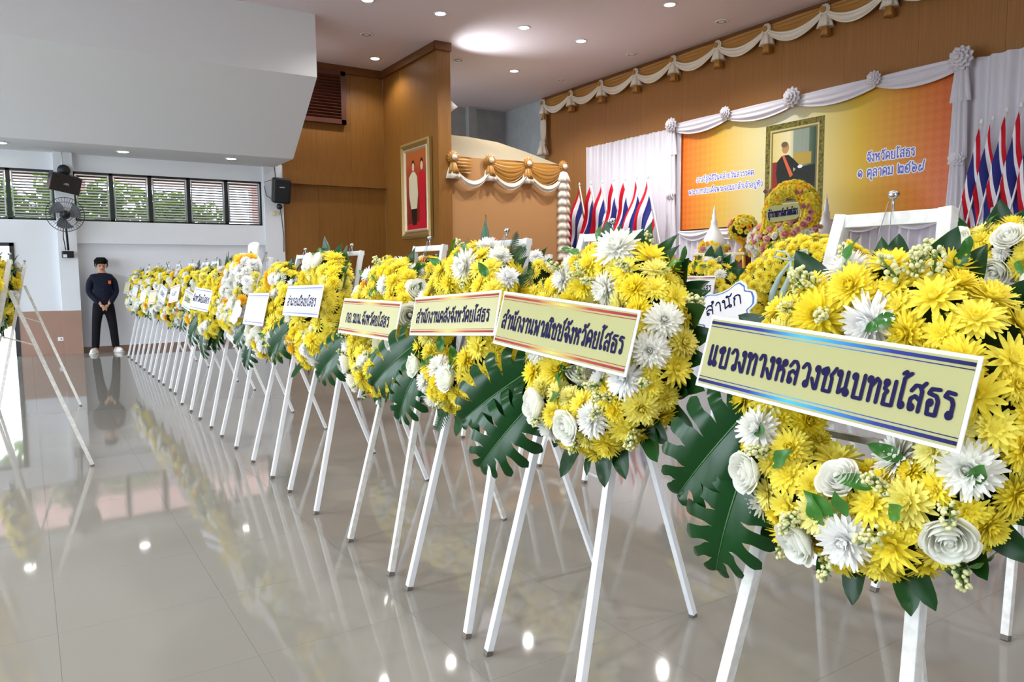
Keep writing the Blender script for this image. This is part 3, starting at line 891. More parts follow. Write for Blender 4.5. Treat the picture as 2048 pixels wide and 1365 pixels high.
def board(loc, w, h, roll, txt, label, stripe='blue', ground='signcream', lean=.24, tw=.9, th=.34, yaw=0, flip=False, group='name boards on the wreaths', stroke=.165, ty=0):
    e = tag(empty('name_board', mat=facing(loc, lean, math.radians(roll), yaw, flip)), label, 'sign', group)
    bevel(MB().box((-w / 2, -h / 2, -.005), (w / 2, h / 2, 0)).build('card', M_['board'], e), .001, 1)
    b = w * .012
    MB().add([(-w / 2 + b, -h / 2 + b, .0008), (w / 2 - b, -h / 2 + b, .0008), (w / 2 - b, h / 2 - b, .0008), (-w / 2 + b, h / 2 - b, .0008)], [(0, 1, 2, 3)]).build('printed_ground', M_[ground], e)
    for s in (-1, 1):
        for dy_, hh in ((.08, .042), (.135, .011)):
            yy = s * (h / 2 - h * dy_ - b * .3)
            MB().add([(-w / 2 + b, yy - hh * h / 2, .0014), (w / 2 - b, yy - hh * h / 2, .0014), (w / 2 - b, yy + hh * h / 2, .0014), (-w / 2 + b, yy + hh * h / 2, .0014)], [(0, 1, 2, 3)]).build('printed_stripe', STRIPE[stripe], e)
    if txt: lettering(txt, w * tw, h * th, M_['ink'], e, 0, ty, .002, stroke)
    return e

# ================================================================== AISLE ROW OF WREATHS (faces -X)
ORD = ['nearest', 'second', 'third', 'fourth', 'fifth', 'sixth', 'seventh', 'eighth', 'ninth', 'tenth', 'eleventh', 'twelfth', 'thirteenth', 'fourteenth', 'fifteenth']
LEAN = .235
EY = [1.03, 2.06, 2.76, 3.5, 4.6, 5.55, 6.64, 7.63, 8.65, 9.5, 10.4, 11.35, 12.3, 13.3, 14.4]
XF = 1.39
for i, y in enumerate(EY):
    easel(XF + (.0 if i < 9 else .06), y, 'white steel easel under the %s wreath from the camera in the aisle row' % ORD[i] if i else 'white easel with chipped paint under the largest, nearest wreath',
          'easels in the aisle row', worn=(i in (0, 3)), hook=(i == 1), w1=.26 if i == 0 else .32, tw=.032 if i == 0 else .028, dy=(.12, .06, .0, .1, 0, 0, .05, .08)[i] if i < 8 else 0, top=1.585)

G1 = 'wreaths in the aisle row'
XWR = 1.565


def wm(y, z, x=XWR, roll=0, lean=LEAN, yaw=0): return facing((x, y, z), lean, roll, yaw)


# nearest wreath: yellow chrysanthemums, four white roses below the board
wreath('wreath', wm(.94, 1.135), 'nearest wreath, mostly yellow chrysanthemums with four white roses and two monstera leaves', G1, 11, R=.23, r=.105, n=165, frmin=.044, frmax=.066,
       kinds=YEL * 4 + ['l1'],
       picks=[('r0', -.201, -.189, .05), ('r1', .022, -.172, .046), ('r0', -.058, -.30, .052), ('r1', .228, -.203, .05), ('w0', -.203, -.092, .06), ('w1', -.215, -.273, .06),
              ('w0', .047, -.278, .064), ('w1', .026, .183, .07), ('w0', .261, -.081, .06), ('w1', .118, -.094, .06), ('w0', -.074, .306, .055), ('l0', -.19, .12, .06)],
       leaves=40, stat=20, fill=18, mons=[(-.25, -.05, .1, -122, .30, -.05, .45), (-.25, -.2, .08, -100, .28, -.1, .4)], dens=.66)
# second: white at left and below
o9 = -.09
wreath('wreath', wm(1.86, 1.205), 'second wreath, pale yellow and white blooms with white roses at its lower left', G1, 23, R=.235, r=.102, n=150, frmin=.043, frmax=.062, kinds=YEL * 2 + ['l0', 'l1', 'l0', 'l1'],
       picks=[('r0', -.219 + o9, -.151, .056), ('r1', -.048 + o9, -.225, .058), ('w0', -.02 + o9, -.288, .058), ('r0', .131 + o9, -.262, .054), ('r1', -.177 + o9, -.306, .054), ('r0', .053 + o9, -.128, .055),
              ('w0', .2 + o9, -.118, .06), ('w1', .329 + o9, -.095, .062), ('w0', .155 + o9, .299, .078), ('w1', .162 + o9, .171, .06), ('w0', -.059 + o9, .202, .05), ('w1', .395 + o9, .087, .06),
              ('w0', .387 + o9, -.001, .06), ('w1', .22 + o9, -.232, .06), ('w0', -.14 + o9, .3, .05), ('w1', -.21, -.05, .05)],
       leaves=40, stat=18, fill=18, mons=[(-.26, -.13, .1, -136, .31, .0, .7), (-.22, -.25, .1, -122, .29, -.05, .7)], dens=.66)
wreath('wreath', wm(2.74, 1.215), 'third wreath, yellow and white pompons with a fern frond at its top edge', G1, 37, R=.25, r=.1, n=140, frmin=.044, frmax=.062, kinds=YEL * 3 + ['l0'],
       picks=[('w0', .061, .242, .075), ('w1', .208, .332, .055), ('w0', .08, .347, .055), ('w1', .3, .22, .055), ('w0', -.33, -.013, .06), ('w1', -.034, -.19, .062), ('w0', -.112, -.32, .058),
              ('w1', .068, -.22, .062), ('r0', -.2, -.2, .05), ('w0', -.3, .1, .055), ('r1', .12, -.23, .05), ('w1', -.12, -.26, .05)],
       leaves=22, stat=4, fill=16, mons=[(-.25, -.1, .1, -134, .33, .0, .6), (-.2, -.22, .1, -112, .26, -.05, .5)], ferns=[(.24, .27, .0, 30, .55), (.2, .3, .0, 55, .5), (.3, .2, 0, 15, .65), (-.05, -.3, 0, -95, .7)], dens=.66)
wreath('wreath', wm(3.6, 1.17), 'fourth wreath, yellow blooms with white clusters and a green leaf spray hanging beneath', G1, 41, R=.24, r=.098, n=125, frmin=.045, frmax=.062, white=12,
       kinds=YEL * 3 + ['o0', 'o1'], leaves=24, stat=10, fill=10, mons=[(-.24, -.12, .1, -132, .3, .0, .55)], dens=.66,
       picks=[('w0', -.15, .25, .06), ('w1', .1, .2, .055), ('r0', -.2, -.22, .055), ('r1', -.1, -.3, .055), ('w0', .02, -.2, .055)])
wreath('wreath', wm(4.62, 1.22), 'fifth wreath, big yellow spray chrysanthemums with amber lilies below its shiny white board', G1, 53, R=.25, r=.098, n=105, frmin=.047, frmax=.068, white=6,
       kinds=YEL * 2 + ['l0', 'l1'], leaves=28, lscale=1.15, stat=4, fill=6, mons=[(-.24, -.14, .1, -128, .3, .0, .5)], dens=.66,
       picks=[('o0', -.3, -.17, .06), ('o1', -.22, -.22, .06), ('o0', -.1, -.33, .06), ('w0', .15, -.32, .06), ('r0', -.05, .27, .06), ('o1', -.1, -.27, .06), ('r1', .08, .28, .05)])
wreath('wreath', wm(5.62, 1.17), 'sixth wreath, yellow with a white rose cluster under a blank-looking white board', G1, 67, R=.25, r=.095, n=75, frmin=.052, frmax=.068, white=5, leaves=24, stat=2, fill=8, dens=.72,
       mons=[(-.26, -.14, .1, -138, .26, .0, .5), (-.2, -.25, .08, -112, .24, 0, .4)],
       picks=[('r0', -.2, -.18, .06), ('r1', -.25, -.1, .06), ('r0', -.15, -.25, .06), ('w0', .05, -.22, .06), ('w1', .12, -.27, .06), ('r0', -.05, -.2, .06), ('r1', -.3, -.2, .05), ('w0', .1, .22, .06)])
w7 = wreath('wreath', wm(6.72, 1.27), 'seventh wreath, white blooms flecked with yellow in clear wrapping', G1, 71, R=.24, r=.095, n=75, frmin=.052, frmax=.068, leaves=4, stat=4, fill=2, dens=.72,
            kinds=['w0', 'w1', 'w0', 'w1', 'o0', 'y00', 'l0', 'y10'])
MB().grid(lambda u, v: ((.2 + .24 * v) * math.cos(2 * PI * u) * (1 + .03 * math.sin(40 * u)), (.2 + .26 * v) * math.sin(2 * PI * u) * (1 + .03 * math.sin(34 * u)), -.08 + .06 * v + .02 * math.sin(50 * u) * v), 72, 4).build('clear_wrap', M_['plastic'], w7, True)
wreath('wreath', wm(7.66, 1.16), 'eighth wreath, yellow and amber blooms backed by a thick dark leaf fan', G1, 83, R=.25, r=.095, n=75, frmin=.05, frmax=.068, white=8, leaves=40, lscale=1.3, stat=4, fill=8, dens=.72,
       rim=(-1.4, 2.0), kinds=YEL * 3 + ['o0', 'o1'], mons=[(-.22, -.18, .1, -120, .3, .0, .4), (.02, -.28, .08, -100, .28, -.1, .3)], ferns=[(-.15, .3, 0, 120, .7), (.05, .32, 0, 70, .5)])
for k in range(7):
    i = 8 + k
    wreath('wreath', wm(EY[i] + .06, 1.17 + .03 * math.sin(k * 2.1), x=1.62), '%s wreath from the camera in the aisle row, small yellow and white' % ORD[i], G1, 100 + k * 9, R=.245, r=.095, n=50, frmin=.05, frmax=.066, white=16, leaves=20,
           stat=2, fill=4, dens=.76, mons=[(-.24, -.16, .08, -118, .24, .1, .3)] if k in (0, 3) else (), ferns=[(.1, .3, 0, 75, .5)] if k % 3 == 0 else ())

# name boards of the aisle row
board((1.414, 0.982, 1.226), 0.645, 0.180, -4.1, 'แขวงทางหลวงชนบทยโสธร', 'cream name board with blue stripes across the nearest wreath', 'blue', 'signcream', th=.27, tw=.93, ty=-.008)
board((1.414, 1.913, 1.266), 0.723, 0.192, -3.3, 'สำนักงานพาณิชย์จังหวัดยโสธร', 'cream name board with red-gold stripes across the second wreath', 'red', 'signcream', th=.25, tw=.91, ty=-.01)
board((1.414, 2.624, 1.280), 0.689, 0.169, 3.8, 'สำนักงานคลังจังหวัดยโสธร', 'cream name board with red-gold stripes tilted up across the third wreath', 'red', 'signcream2', th=.26, tw=.86, ty=-.008)
board((1.414, 3.499, 1.224), 0.728, 0.187, .3, 'กอ.รมน.จังหวัดยโสธร', 'cream name board with thin red stripes across the fourth wreath', 'red', 'signcream2', th=.25, tw=.76, ty=-.008)
board((1.414, 4.540, 1.281), 0.689, 0.193, 1.3, 'อำเภอเมืองยโสธร', 'shiny white name board with lilac stripes across the fifth wreath', 'lilac', 'signwhite', th=.24, tw=.8, ty=-.008)
board((1.414, 5.658, 1.189), 0.561, 0.241, 1.3, '', 'blank-looking glaring white board across the sixth wreath', 'lilac', 'signwhite')
board((1.414, 7.675, 1.204), 0.394, 0.216, -4, 'จังหวัดยโสธร', 'pale board tilted across the eighth wreath with the dark leaf fan', 'lilac', 'signwhite', th=.25, yaw=.25, lean=.3)
for k in range(7):
    i = 8 + k
    board((1.47, EY[i] + .08, 1.17 + .05 * math.sin(k * 1.3)), .36, .2, (-8, 6, -12, 4, 9, -6, 0)[k], 'ยโสธร' if k < 3 else '', 'small pale board on the %s wreath from the camera' % ORD[i], ('lilac', 'pink')[k % 2], ('signcream2', 'signwhite', 'signgrey')[k % 3], th=.22, tw=.6, yaw=.1)


def cloud_board(loc, w, h, roll, label, mats, txt=None, lean=.24):
    """cut-out card with a scalloped outline and a coloured border line"""
    e = tag(empty('cut_out_board', mat=facing(loc, lean, math.radians(roll))), label, 'sign', 'name boards on the wreaths')

    def outline(s):
        pts = []
        for k in range(64):
            a = 2 * PI * k / 64; q = 1 + .10 * math.cos(6 * a) + .05 * math.cos(10 * a)
            sg = lambda t: math.copysign(abs(t) ** .55, t)
            pts.append((sg(math.cos(a)) * w / 2 * q * s * .88, sg(math.sin(a)) * h / 2 * q * s * .88))
        return pts
    o = outline(1)
    b = MB(); b.add([(x, y, 0) for x, y in o] + [(x, y, -.006) for x, y in o], [tuple(range(64)), tuple(range(64, 128))[::-1]] + [(k, 64 + k, 64 + (k + 1) % 64, (k + 1) % 64) for k in range(64)])
    b.build('card', M_['signwhite'], e)
    o2, o3 = outline(.93), outline(.88)
    MB().add([(x, y, .001) for x, y in o2] + [(x, y, .001) for x, y in o3], [(k, (k + 1) % 64, 64 + (k + 1) % 64, 64 + k) for k in range(64)]).build('printed_border', mats, e)
    if txt: lettering(txt, w * .6, h * .2, M_['ink'], e, 0, .02, .0015)
    return e


cloud_board((1.43, 6.5, 1.133), .62, .22, 2, 'scalloped cream board with yellow edge on the white wrapped wreath', mat('yellow_border', '#d9d44a', .4))

# ================================================================== SECOND ROW
G2 = 'wreaths in the row behind'
E2 = [1.57, 2.4, 3.3, 4.2, 5.0, 5.9, 6.8, 7.8]
for i, y in enumerate(E2):
    if i != 2: easel(3.13, y, 'white easel standing %s in the second row, nearer the stage' % ORD[i], 'easels in the second row', worn=(i == 0))
wreath('wreath', wm(1.5, 1.27, 3.36), 'yellow wreath with white roses and upright dark leaves at the right edge of the picture', G2, 201, R=.25, r=.1, n=95, frmin=.052, frmax=.07, leaves=26, lscale=1.25, stat=10, fill=10, dens=.66,
       picks=[('r0', -.12, .26, .062), ('r1', .06, .27, .058), ('r0', .02, .17, .062), ('r1', .2, .1, .06), ('r0', -.25, -.05, .06)], rim=(-.2, PI + .2))
board((3.2, 1.36, 1.27), .62, .19, 0, 'จังหวัดยโสธร', 'white board with pink stripe cut by the right edge of the picture', 'pink', 'signwhite', th=.3)
# dense yellow oval with a ribbon bow
ov = wreath('oval_wreath', wm(2.42, 1.13, 3.36), 'tall oval wreath densely packed with small yellow chrysanthemums and a grey ribbon', G2, 211, R=.33, r=.14, n=240, frmin=.034, frmax=.042, leaves=3, stat=0, fill=4, dens=.66, sy=1.06, kinds=['y00', 'y10', 'y11', 'y01'])
b = MB()
for s in (-1, 1):
    b.tube([(0, .33, .18), (s * .03, .37, .19), (s * .09, .38, .19), (s * .1, .35, .19), (s * .03, .335, .185), (0, .33, .18)], .006, 6)
    b.tube([(0, .33, .18), (s * .03 - .03, .25, .17), (s * .03 - .07, .17, .15), (s * .035 - .09, .05, .12)], [.006, .012, .018, .012], 6)
b.build('ribbon_bow', M_['blueR'], ov, True)
cloud_board((3.16, 2.76, 1.24), .42, .26, 20, 'white cut-out board with blue outline on the yellow oval wreath', mat('blue_border', '#3f6fb5', .4), 'สำนัก')
easel(4.83, 4.62, 'white easel standing alone just before the stage skirt', 'easels in the second row')
wreath('wreath', wm(4.62, 1.2, 5.02), 'yellow wreath with a small red-striped board, standing before the stage', G2, 221, R=.245, r=.095, n=75, frmin=.052, frmax=.068, white=7, leaves=34, lscale=1.2, stat=2, fill=10, dens=.74, mons=[(-.2, -.06, .12, -100, .28, .1, .4), (.05, -.1, .14, -80, .26, .1, .4)])
board((4.87, 4.55, 1.29), .36, .22, 1, 'จังหวัดยโสธร', 'small pale board with red stripes on the wreath before the stage', 'red', 'signwhite', th=.22, tw=.85)
for i in range(3, 8):
    wreath('wreath', wm(E2[i] + .02, 1.26, 3.38), 'yellow wreath glimpsed behind the aisle row, %s from the camera in the second row' % ORD[i], G2, 230 + i, R=.245, r=.095, n=50, frmin=.055, frmax=.07, white=8, leaves=16, stat=0, fill=6, dens=.76)

# ================================================================== OPPOSITE ROW, SEEN FROM BEHIND
for y, ft, lb in ((6.42, -.04, 'near'), (9.5, 0.05, 'far')):
    easel(-.37 + ft, y, 'scuffed white easel at the left edge of the picture, seen from behind, %s one' % lb, 'easels across the aisle', worn=True, xt=.33, depth=.76, top=1.56)
    wreath('wreath', wm(y, 1.24, -.24 + ft, lean=.2), '%s wreath at the left edge seen from behind, dark leaves and yellow blooms' % lb, 'wreaths across the aisle', 300 + int(y), R=.245, r=.095, n=60, frmin=.055, frmax=.07, white=6, leaves=34, lscale=1.35,
           stat=2, fill=6, dens=.76, phi=(-60, 160), picks=[('p0', .16, -.12, .05)])

# ================================================================== OBJECTS ON THE FAR WALL
# slanted box loudspeaker on the pillar
e = tag(empty('loudspeaker', mat=Matrix.Translation((.69, 15.66, 3.08)) @ Matrix.Rotation(.2, 4, 'Z') @ Matrix.Rotation(.18, 4, 'Y') @ Matrix.Rotation(.25, 4, 'X')), 'black rectangular loudspeaker tilted on a rod in front of the pillar', 'loudspeaker')
bevel(MB().box((-.24, -.12, -.15), (.24, .14, .15)).build('cabinet', M_['black'], e), .01)
MB().box((-.23, -.128, -.14), (.23, -.12, .14)).build('grille', mat('speaker_grille', '#2b2420', .8, noise=.5, scale=300), e)
b = MB()
for q in ([(-.03, -.015), (-.03, .015), (-.01, -.015), (-.01, .015)], [(.0, -.015), (.0, .015), (.018, .012), (.018, .002), (.0, 0)], [(.045, .015), (.03, .015), (.03, -.015), (.045, -.015)], [(.03, 0), (.043, 0)]):
    b.tube([(x, -.13, z) for x, z in q], .003, 4)
b.build('badge', M_['alu'], e)
e = tag(empty('speaker_bracket', (.70, 15.8, 3.32)), 'thin rod and round black bracket hanging from the soffit above the tilted loudspeaker', 'bracket')
MB().tube([(-.02, 0, .33), (-.02, 0, -.2)], .012, 8).build('rod', M_['steel'], e)
MB().lathe([(0, -.05), (.1, -.05), (.105, 0), (.09, .03), (0, .04)], 20, M=Matrix.Rotation(PI / 2, 4, 'X')).build('mount_plate', M_['blackm'], e, True)

# wall fan
e = tag(empty('wall_fan', mat=Matrix.Translation((.67, 15.55, 2.52)) @ Matrix.Rotation(.05, 4, 'Z')), 'black wall fan with wire cage on the pillar below the loudspeaker', 'fan')
b = MB()
for rr, yy in ((.3, 0), (.3, .02), (.22, -.05), (.12, -.075), (.05, -.08), (.22, .08), (.12, .11)):
    b.tube([(rr * math.cos(2 * PI * k / 32), yy, rr * math.sin(2 * PI * k / 32)) for k in range(33)], .005 if rr > .25 else .0025, 5, caps=False)
cage = b.build('cage', M_['blackm'], e, True)
wire = MB().tube([(.04, -.08, 0), (.12, -.075, 0), (.22, -.05, 0), (.3, 0, 0)], .002, 4).tube([(.3, .02, 0), (.22, .08, 0), (.1, .115, 0)], .002, 4).mesh('cage_wire', M_['blackm'])
for k in range(40): link('cage_wire', wire, cage, Matrix.Rotation(2 * PI * k / 40, 4, 'Y'))
bl = MB(); bl.grid(lambda u, v: ((.04 + .21 * u) * math.cos((v - .5) * 1.2 + .5 * u), .03 + .05 * (v - .5), (.04 + .21 * u) * math.sin((v - .5) * 1.2 + .5 * u)), 6, 6)
blm = bl.mesh('blade', mat('fan_blade', '#6f747b', .4, trans=.2), True)
for k in range(3): link('blade', blm, e, Matrix.Rotation(2 * PI * k / 3, 4, 'Y'))
MB().lathe([(0, -.1), (.06, -.1), (.06, .0), (.085, .04), (.08, .18), (.04, .22), (0, .22)], 20, M=Matrix.Rotation(-PI / 2, 4, 'X')).build('motor', M_['black'], e, True)
MB().lathe([(0, -.09), (.045, -.088), (.045, -.08)], 16, M=Matrix.Rotation(-PI / 2, 4, 'X')).build('badge', mat('blue_badge', '#4aa3dc', .3), e)
MB().tube([(0, .1, -.05), (.01, .1, -.3), (.03, .2, -.62)], .018, 8).tube([(-.03, .1, -.05), (-.04, .15, -.4), (-.01, .2, -.62)], .008, 6).build('arm', M_['black'], e, True)
bevel(MB().box((-.07, .16, -.76), (.11, .3, -.64)).build('base_box', M_['black'], e), .008)
MB().box((-.06, .15, -.755), (.0, .162, -.70)).build('label_tag', M_['white'], e)

# rounded loudspeaker on the right pillar
e = tag(empty('loudspeaker', mat=Matrix.Translation((4.55, 15.72, 3.15)) @ Matrix.Rotation(-.1, 4, 'Z') @ Matrix.Rotation(.15, 4, 'X')), 'black rounded loudspeaker beside the wooden wall', 'loudspeaker')
o = bevel(MB().add([(-.19, -.1, -.25), (.17, -.1, -.27), (.17, .14, -.27), (-.19, .14, -.25), (-.17, -.1, .27), (.19, -.1, .24), (.19, .14, .24), (-.17, .14, .27)], [(0, 3, 2, 1), (4, 5, 6, 7), (0, 1, 5, 4), (1, 2, 6, 5), (2, 3, 7, 6), (3, 0, 4, 7)]).build('cabinet', M_['black'], e), .05, 4)
MB().box((-.05, -.105, .06), (.05, -.1, .08)).build('badge', M_['alu'], e)
MB().ball((-.04, .0, -.33), .06, n=14, m=8).tube([(-.04, 0, -.33), (-.04, .2, -.3)], .02, 8).build('ball_mount', M_['blackm'], e, True)
tag(MB().tube([(4.49, 15.93, 3.65), (4.5, 15.93, 3.4), (4.55, 15.85, 3.2)], .008, 6).tube([(4.27, 15.93, 3.33), (4.4, 15.9, 3.38), (4.5, 15.85, 3.3)], .005, 5).tube([(4.26, 15.93, 3.25), (4.3, 15.93, 3.05), (4.45, 15.85, 2.95)], .006, 5).tube([(4.56, 15.9, 2.85), (4.6, 15.93, 2.6), (4.63, 15.93, 2.2), (4.62, 15.93, 1.9)], .008, 6).build('speaker_cable', M_['blackm'], None, True),
    'thin dark cable looping around the rounded loudspeaker', 'cable')
e = tag(empty('junction_box', (4.47, 15.93, 2.70)), 'yellowed plastic junction box below the rounded loudspeaker', 'junction box')
bevel(MB().box((-.07, -.03, -.035), (.07, .01, .035)).build('housing', M_['ybox'], e), .006)
MB().box((-.004, -.032, -.03), (.004, -.03, .03)).build('seam', M_['alu'], e)
e = tag(empty('wall_socket', (.49, 15.985, .28)), 'white power socket on the brown dado', 'socket')
bevel(MB().box((-.045, -.02, -.035), (.045, .005, .035)).build('cover_plate', M_['white'], e), .005)
MB().ball((.01, -.02, 0), .012, .006, .012).build('outlet_hole', M_['blackm'], e)

# dark louvred vent on the wood wall
v = tag(empty('louvred_vent', (5.6, 15.94, 5.22)), 'dark wooden louvred vent high on the wood wall', 'vent')
m = MB().box((-.62, -.05, -.56), (-.5, .04, .56)).box((.36, -.05, -.56), (.47, .04, .56)).box((-.62, -.05, -.56), (.47, .04, -.46)).box((-.62, -.05, .46), (.47, .04, .56))
bevel(m.build('vent_frame', M_['dkwood'], v), .004)
MB().box((-.5, .03, -.46), (.36, .05, .46)).build('vent_back', mat('vent_dark', '#20120c', .9), v)
sl = MB().box((-.43, -.045, -.006), (.43, .045, .006), M=Matrix.Rotation(-.7, 4, 'X')).mesh('slat', M_['dkwood'])
for k in range(14): link('slat', sl, v, Matrix.Translation((-.07, -.005, -.43 + k * .066)))

# framed double portrait on the side wall (print simplified to plain figures)
def flat(name, pts, m, parent, z):
    return MB().add([(x, y, z) for x, y in pts], [tuple(range(len(pts)))]).build(name, m, parent)


def ell(cx, cy, rx, ry, n=20, a0=0, a1=2 * PI): return [(cx + rx * math.cos(a0 + (a1 - a0) * k / n), cy + ry * math.sin(a0 + (a1 - a0) * k / n)) for k in range(n)]


def frame4(parent, w, h, t, dep, m, name='frame_bar', z0=0):
    for (a, b, c, d) in (((-w / 2, h / 2), (w / 2, h / 2), (w / 2 - t, h / 2 - t), (-w / 2 + t, h / 2 - t)), ((w / 2, -h / 2), (-w / 2, -h / 2), (-w / 2 + t, -h / 2 + t), (w / 2 - t, -h / 2 + t)),
                         ((-w / 2, -h / 2), (-w / 2, h / 2), (-w / 2 + t, h / 2 - t), (-w / 2 + t, -h / 2 + t)), ((w / 2, h / 2), (w / 2, -h / 2), (w / 2 - t, -h / 2 + t), (w / 2 - t, h / 2 - t))):
        o_ = [a, b, c, d]; mid = [((a[0] * .6 + d[0] * .4), (a[1] * .6 + d[1] * .4)), ((b[0] * .6 + c[0] * .4), (b[1] * .6 + c[1] * .4))]
        q = MB().add([(a[0], a[1], z0), (b[0], b[1], z0), (a[0], a[1], z0 + dep * .7), (b[0], b[1], z0 + dep * .7), (mid[0][0], mid[0][1], z0 + dep), (mid[1][0], mid[1][1], z0 + dep), (d[0], d[1], z0 + dep * .4), (c[0], c[1], z0 + dep * .4), (d[0], d[1], z0), (c[0], c[1], z0)],
                     [(0, 2, 3, 1), (2, 4, 5, 3), (4, 6, 7, 5), (6, 8, 9, 7)])
        q.build(name, m, parent)


e = tag(empty('framed_portrait', mat=facing((XCOL - .012, 14.3, 3.155), 0)), 'tall gilt-framed double portrait on a red ground hung on the wooden side wall', 'picture')
frame4(e, 1.36, 1.99, .13, .08, M_['goldm'])
frame4(e, 1.1, 1.73, .06, .06, mat('pale_gilt', '#c9b89a', .4, metal=.3), 'inner_bar')
flat('canvas', [(-.5, -.82), (.5, -.82), (.5, .82), (-.5, .82)], ramp_mat('portrait_ground', [(0, '#6e1716'), (.35, '#8f2a1c'), (.75, '#a64528'), (1, '#b86a34')], 1, .3), e, .02)
fg = mat('print_cream', '#d9cfae', .35); fr_ = mat('print_red', '#c3152c', .35); fs_ = mat('print_skin', '#e0b79a', .35); fk = mat('print_black', '#1b1512', .35)
flat('print', [(-.5, -.82), (.5, -.82), (.5, -.62), (-.5, -.7)], fr_, e, .0205)
flat('print', [(-.36, .28), (-.22, .38), (-.08, .38), (.03, .28), (.06, -.1), (.0, -.38), (-.28, -.38), (-.36, -.1)], fg, e, .021)
flat('print', [(-.28, -.38), (0, -.38), (-.02, -.72), (-.22, -.72)], fk, e, .021)
flat('print', [(.1, .3), (.2, .36), (.3, .36), (.4, .28), (.38, -.1), (.4, -.74), (.12, -.74), (.14, -.1)], fr_, e, .0215)
for x, y, hh in ((-.15, .48, .03), (.25, .48, .05)):
    flat('print', ell(x, y + .03, .075, .1 + hh * .5), fk, e, .0217); flat('print', ell(x, y, .06, .09), fs_, e, .0222)

# ================================================================== DRAPERY
def swag(name, parent, A, B, nrm, h0, h1, sag0, sag1, depth, folds, m, nu=22, nv=16):
    """cloth hung between A and B: h0/h1 = top/bottom drop at the ends, sag0/sag1 = extra drop of top/bottom edge in the middle"""
    A, B, nrm = Vector(A), Vector(B), Vector(nrm)

    def fn(u, v):
        s = 1 - (2 * u - 1) ** 2
        top = -(h0 + sag0 * s); bot = -(h1 + sag1 * s)
        p = A.lerp(B, u) + Vector((0, 0, top + (bot - top) * v))
        return p + nrm * (depth * (.35 + .65 * math.sin(PI * min(1, v * 1.02))) * (.3 + .7 * s) + .02 * math.sin(v * folds * 2 * PI + 2 * u) * (.4 + .6 * s) + .015)
    return MB().grid(fn, nu, nv).build(name, m, parent, True)


def rosette(name, parent, M, rad, m, dep=.5, nw=13):
    b = MB()
    for q, z in ((1, 0), (.78, .35), (.52, .62), (.26, .8)):
        b.lathe([(.05 * rad, (z - .1) * rad * dep), (q * rad * .7, (z + .05) * rad * dep), (q * rad, (z + .28) * rad * dep), (q * rad * .92, (z + .36) * rad * dep)], 52, wob=lambda a, i, q=q: 1 + (.02, .05, .1, .12)[i] * math.sin(nw * a + q * 9))
    return link(name, b.mesh(name, m, True), parent, M)


def tassel(name, parent, P, w, h, m, waves=7):
    return link(name, MB().lathe([(.15 * w, 0), (.3 * w, -.15 * h), (.42 * w, -.6 * h), (.5 * w, -h), (.36 * w, -.97 * h)], 42, wob=lambda a, i: 1 + (.0, .06, .12, .16, .16)[i] * math.sin(waves * a)).mesh(name, m, True), parent, Matrix.Translation(P))


NX = Vector((-1, 0, 0))
# valance along the top of the stage wall
v = tag(empty('ceiling_valance', (0, 0, 0)), 'ivory and gold swagged valance running along the top of the stage wall', 'valance')
RY = [16.1, 14.95, 13.8, 12.62, 11.48, 10.3, 9.16, 7.98, 6.87, 5.7, 4.5, 3.3, 2.1]
for k, y in enumerate(RY):
    P = Vector((11.5, y, 5.70))
    if k + 1 < len(RY):
        y2 = RY[k + 1]
        swag('gold_swag', v, (11.52, y - .06, 5.83), (11.52, y2 + .06, 5.83), NX, 0, .16, .0, .12, .05, 4, M_['gold'])
        swag('ivory_swag', v, (11.48, y - .06, 5.74), (11.48, y2 + .06, 5.74), NX, 0, .1, .15, .22, .06, 3, M_['satin'])
    rosette('rosette', v, Matrix.Translation(P + Vector((-.02, 0, .06))) @ Matrix.Rotation(-PI / 2, 4, 'Y'), .1, M_['satin'], .5)
    MB().lathe([(0, .02), (.05, .02), (.05, 0)], 16, M=Matrix.Translation(P + Vector((-.075, 0, .06))) @ Matrix.Rotation(-PI / 2, 4, 'Y')).build('rosette_heart', M_['gold'], v)
    tassel('ivory_tassel', v, P + Vector((0, 0, .0)), .26, .22, M_['satin'])
    tassel('gold_tassel', v, P + Vector((.0, 0, -.16)), .17, .2, M_['gold'], 5)
# hanging length at the end of the stage wall
for z0, z1 in ((5.55, 4.75),):
    MB().grid(lambda u, v_: (11.48 + .04 * math.sin(u * 12), 16.1 + .2 * (u - .5) * (.6 + .4 * math.sin(PI * v_)), z0 + (z1 - z0) * v_), 12, 8).build('hanging_drape', M_['satin'], v, True)
rosette('rosette', v, Matrix.Translation((11.45, 16.1, 4.72)) @ Matrix.Rotation(-PI / 2, 4, 'Y'), .12, M_['satin'], .5)
tassel('ivory_tassel', v, (11.45, 16.1, 4.7), .3, .26, M_['satin'])

# tan partition beside the stage with its sloped cream roof
PY = 13.4
pt = tag(empty('stage_partition', (8.65, PY, .9)), 'tan partition wall beside the stage with a sloping cream roof', 'partition')
MB().box((-1.37, 0, 0), (1.36, .08, 2.86)).box((1.28, .08, 0), (1.36, 2.6, 2.86)).build('face_board', M_['tan'], pt)
A = [(7.28, PY, 3.72), (8.9, PY, 3.76), (10.01, PY, 3.76), (7.28, 15.0, 4.5), (8.6, 15.0, 4.49), (9.3, 14.9, 4.42), (9.75, 14.4, 4.17), (10.01, 16.0, 3.76), (7.28, 16.0, 4.5)]
MB().add([(x - 8.65, y - PY, z - .9) for x, y, z in A], [(0, 1, 4, 3), (1, 2, 6, 5), (1, 5, 4), (2, 7, 6), (5, 6, 7), (3, 4, 5, 7, 8)]).build('sloping_roof', M_['cream'], pt)
v = tag(empty('partition_valance', (8.65, PY, 3.7)), 'gold and ivory swags with rosettes along the tan partition top', 'valance')
NY = Vector((0, -1, 0))
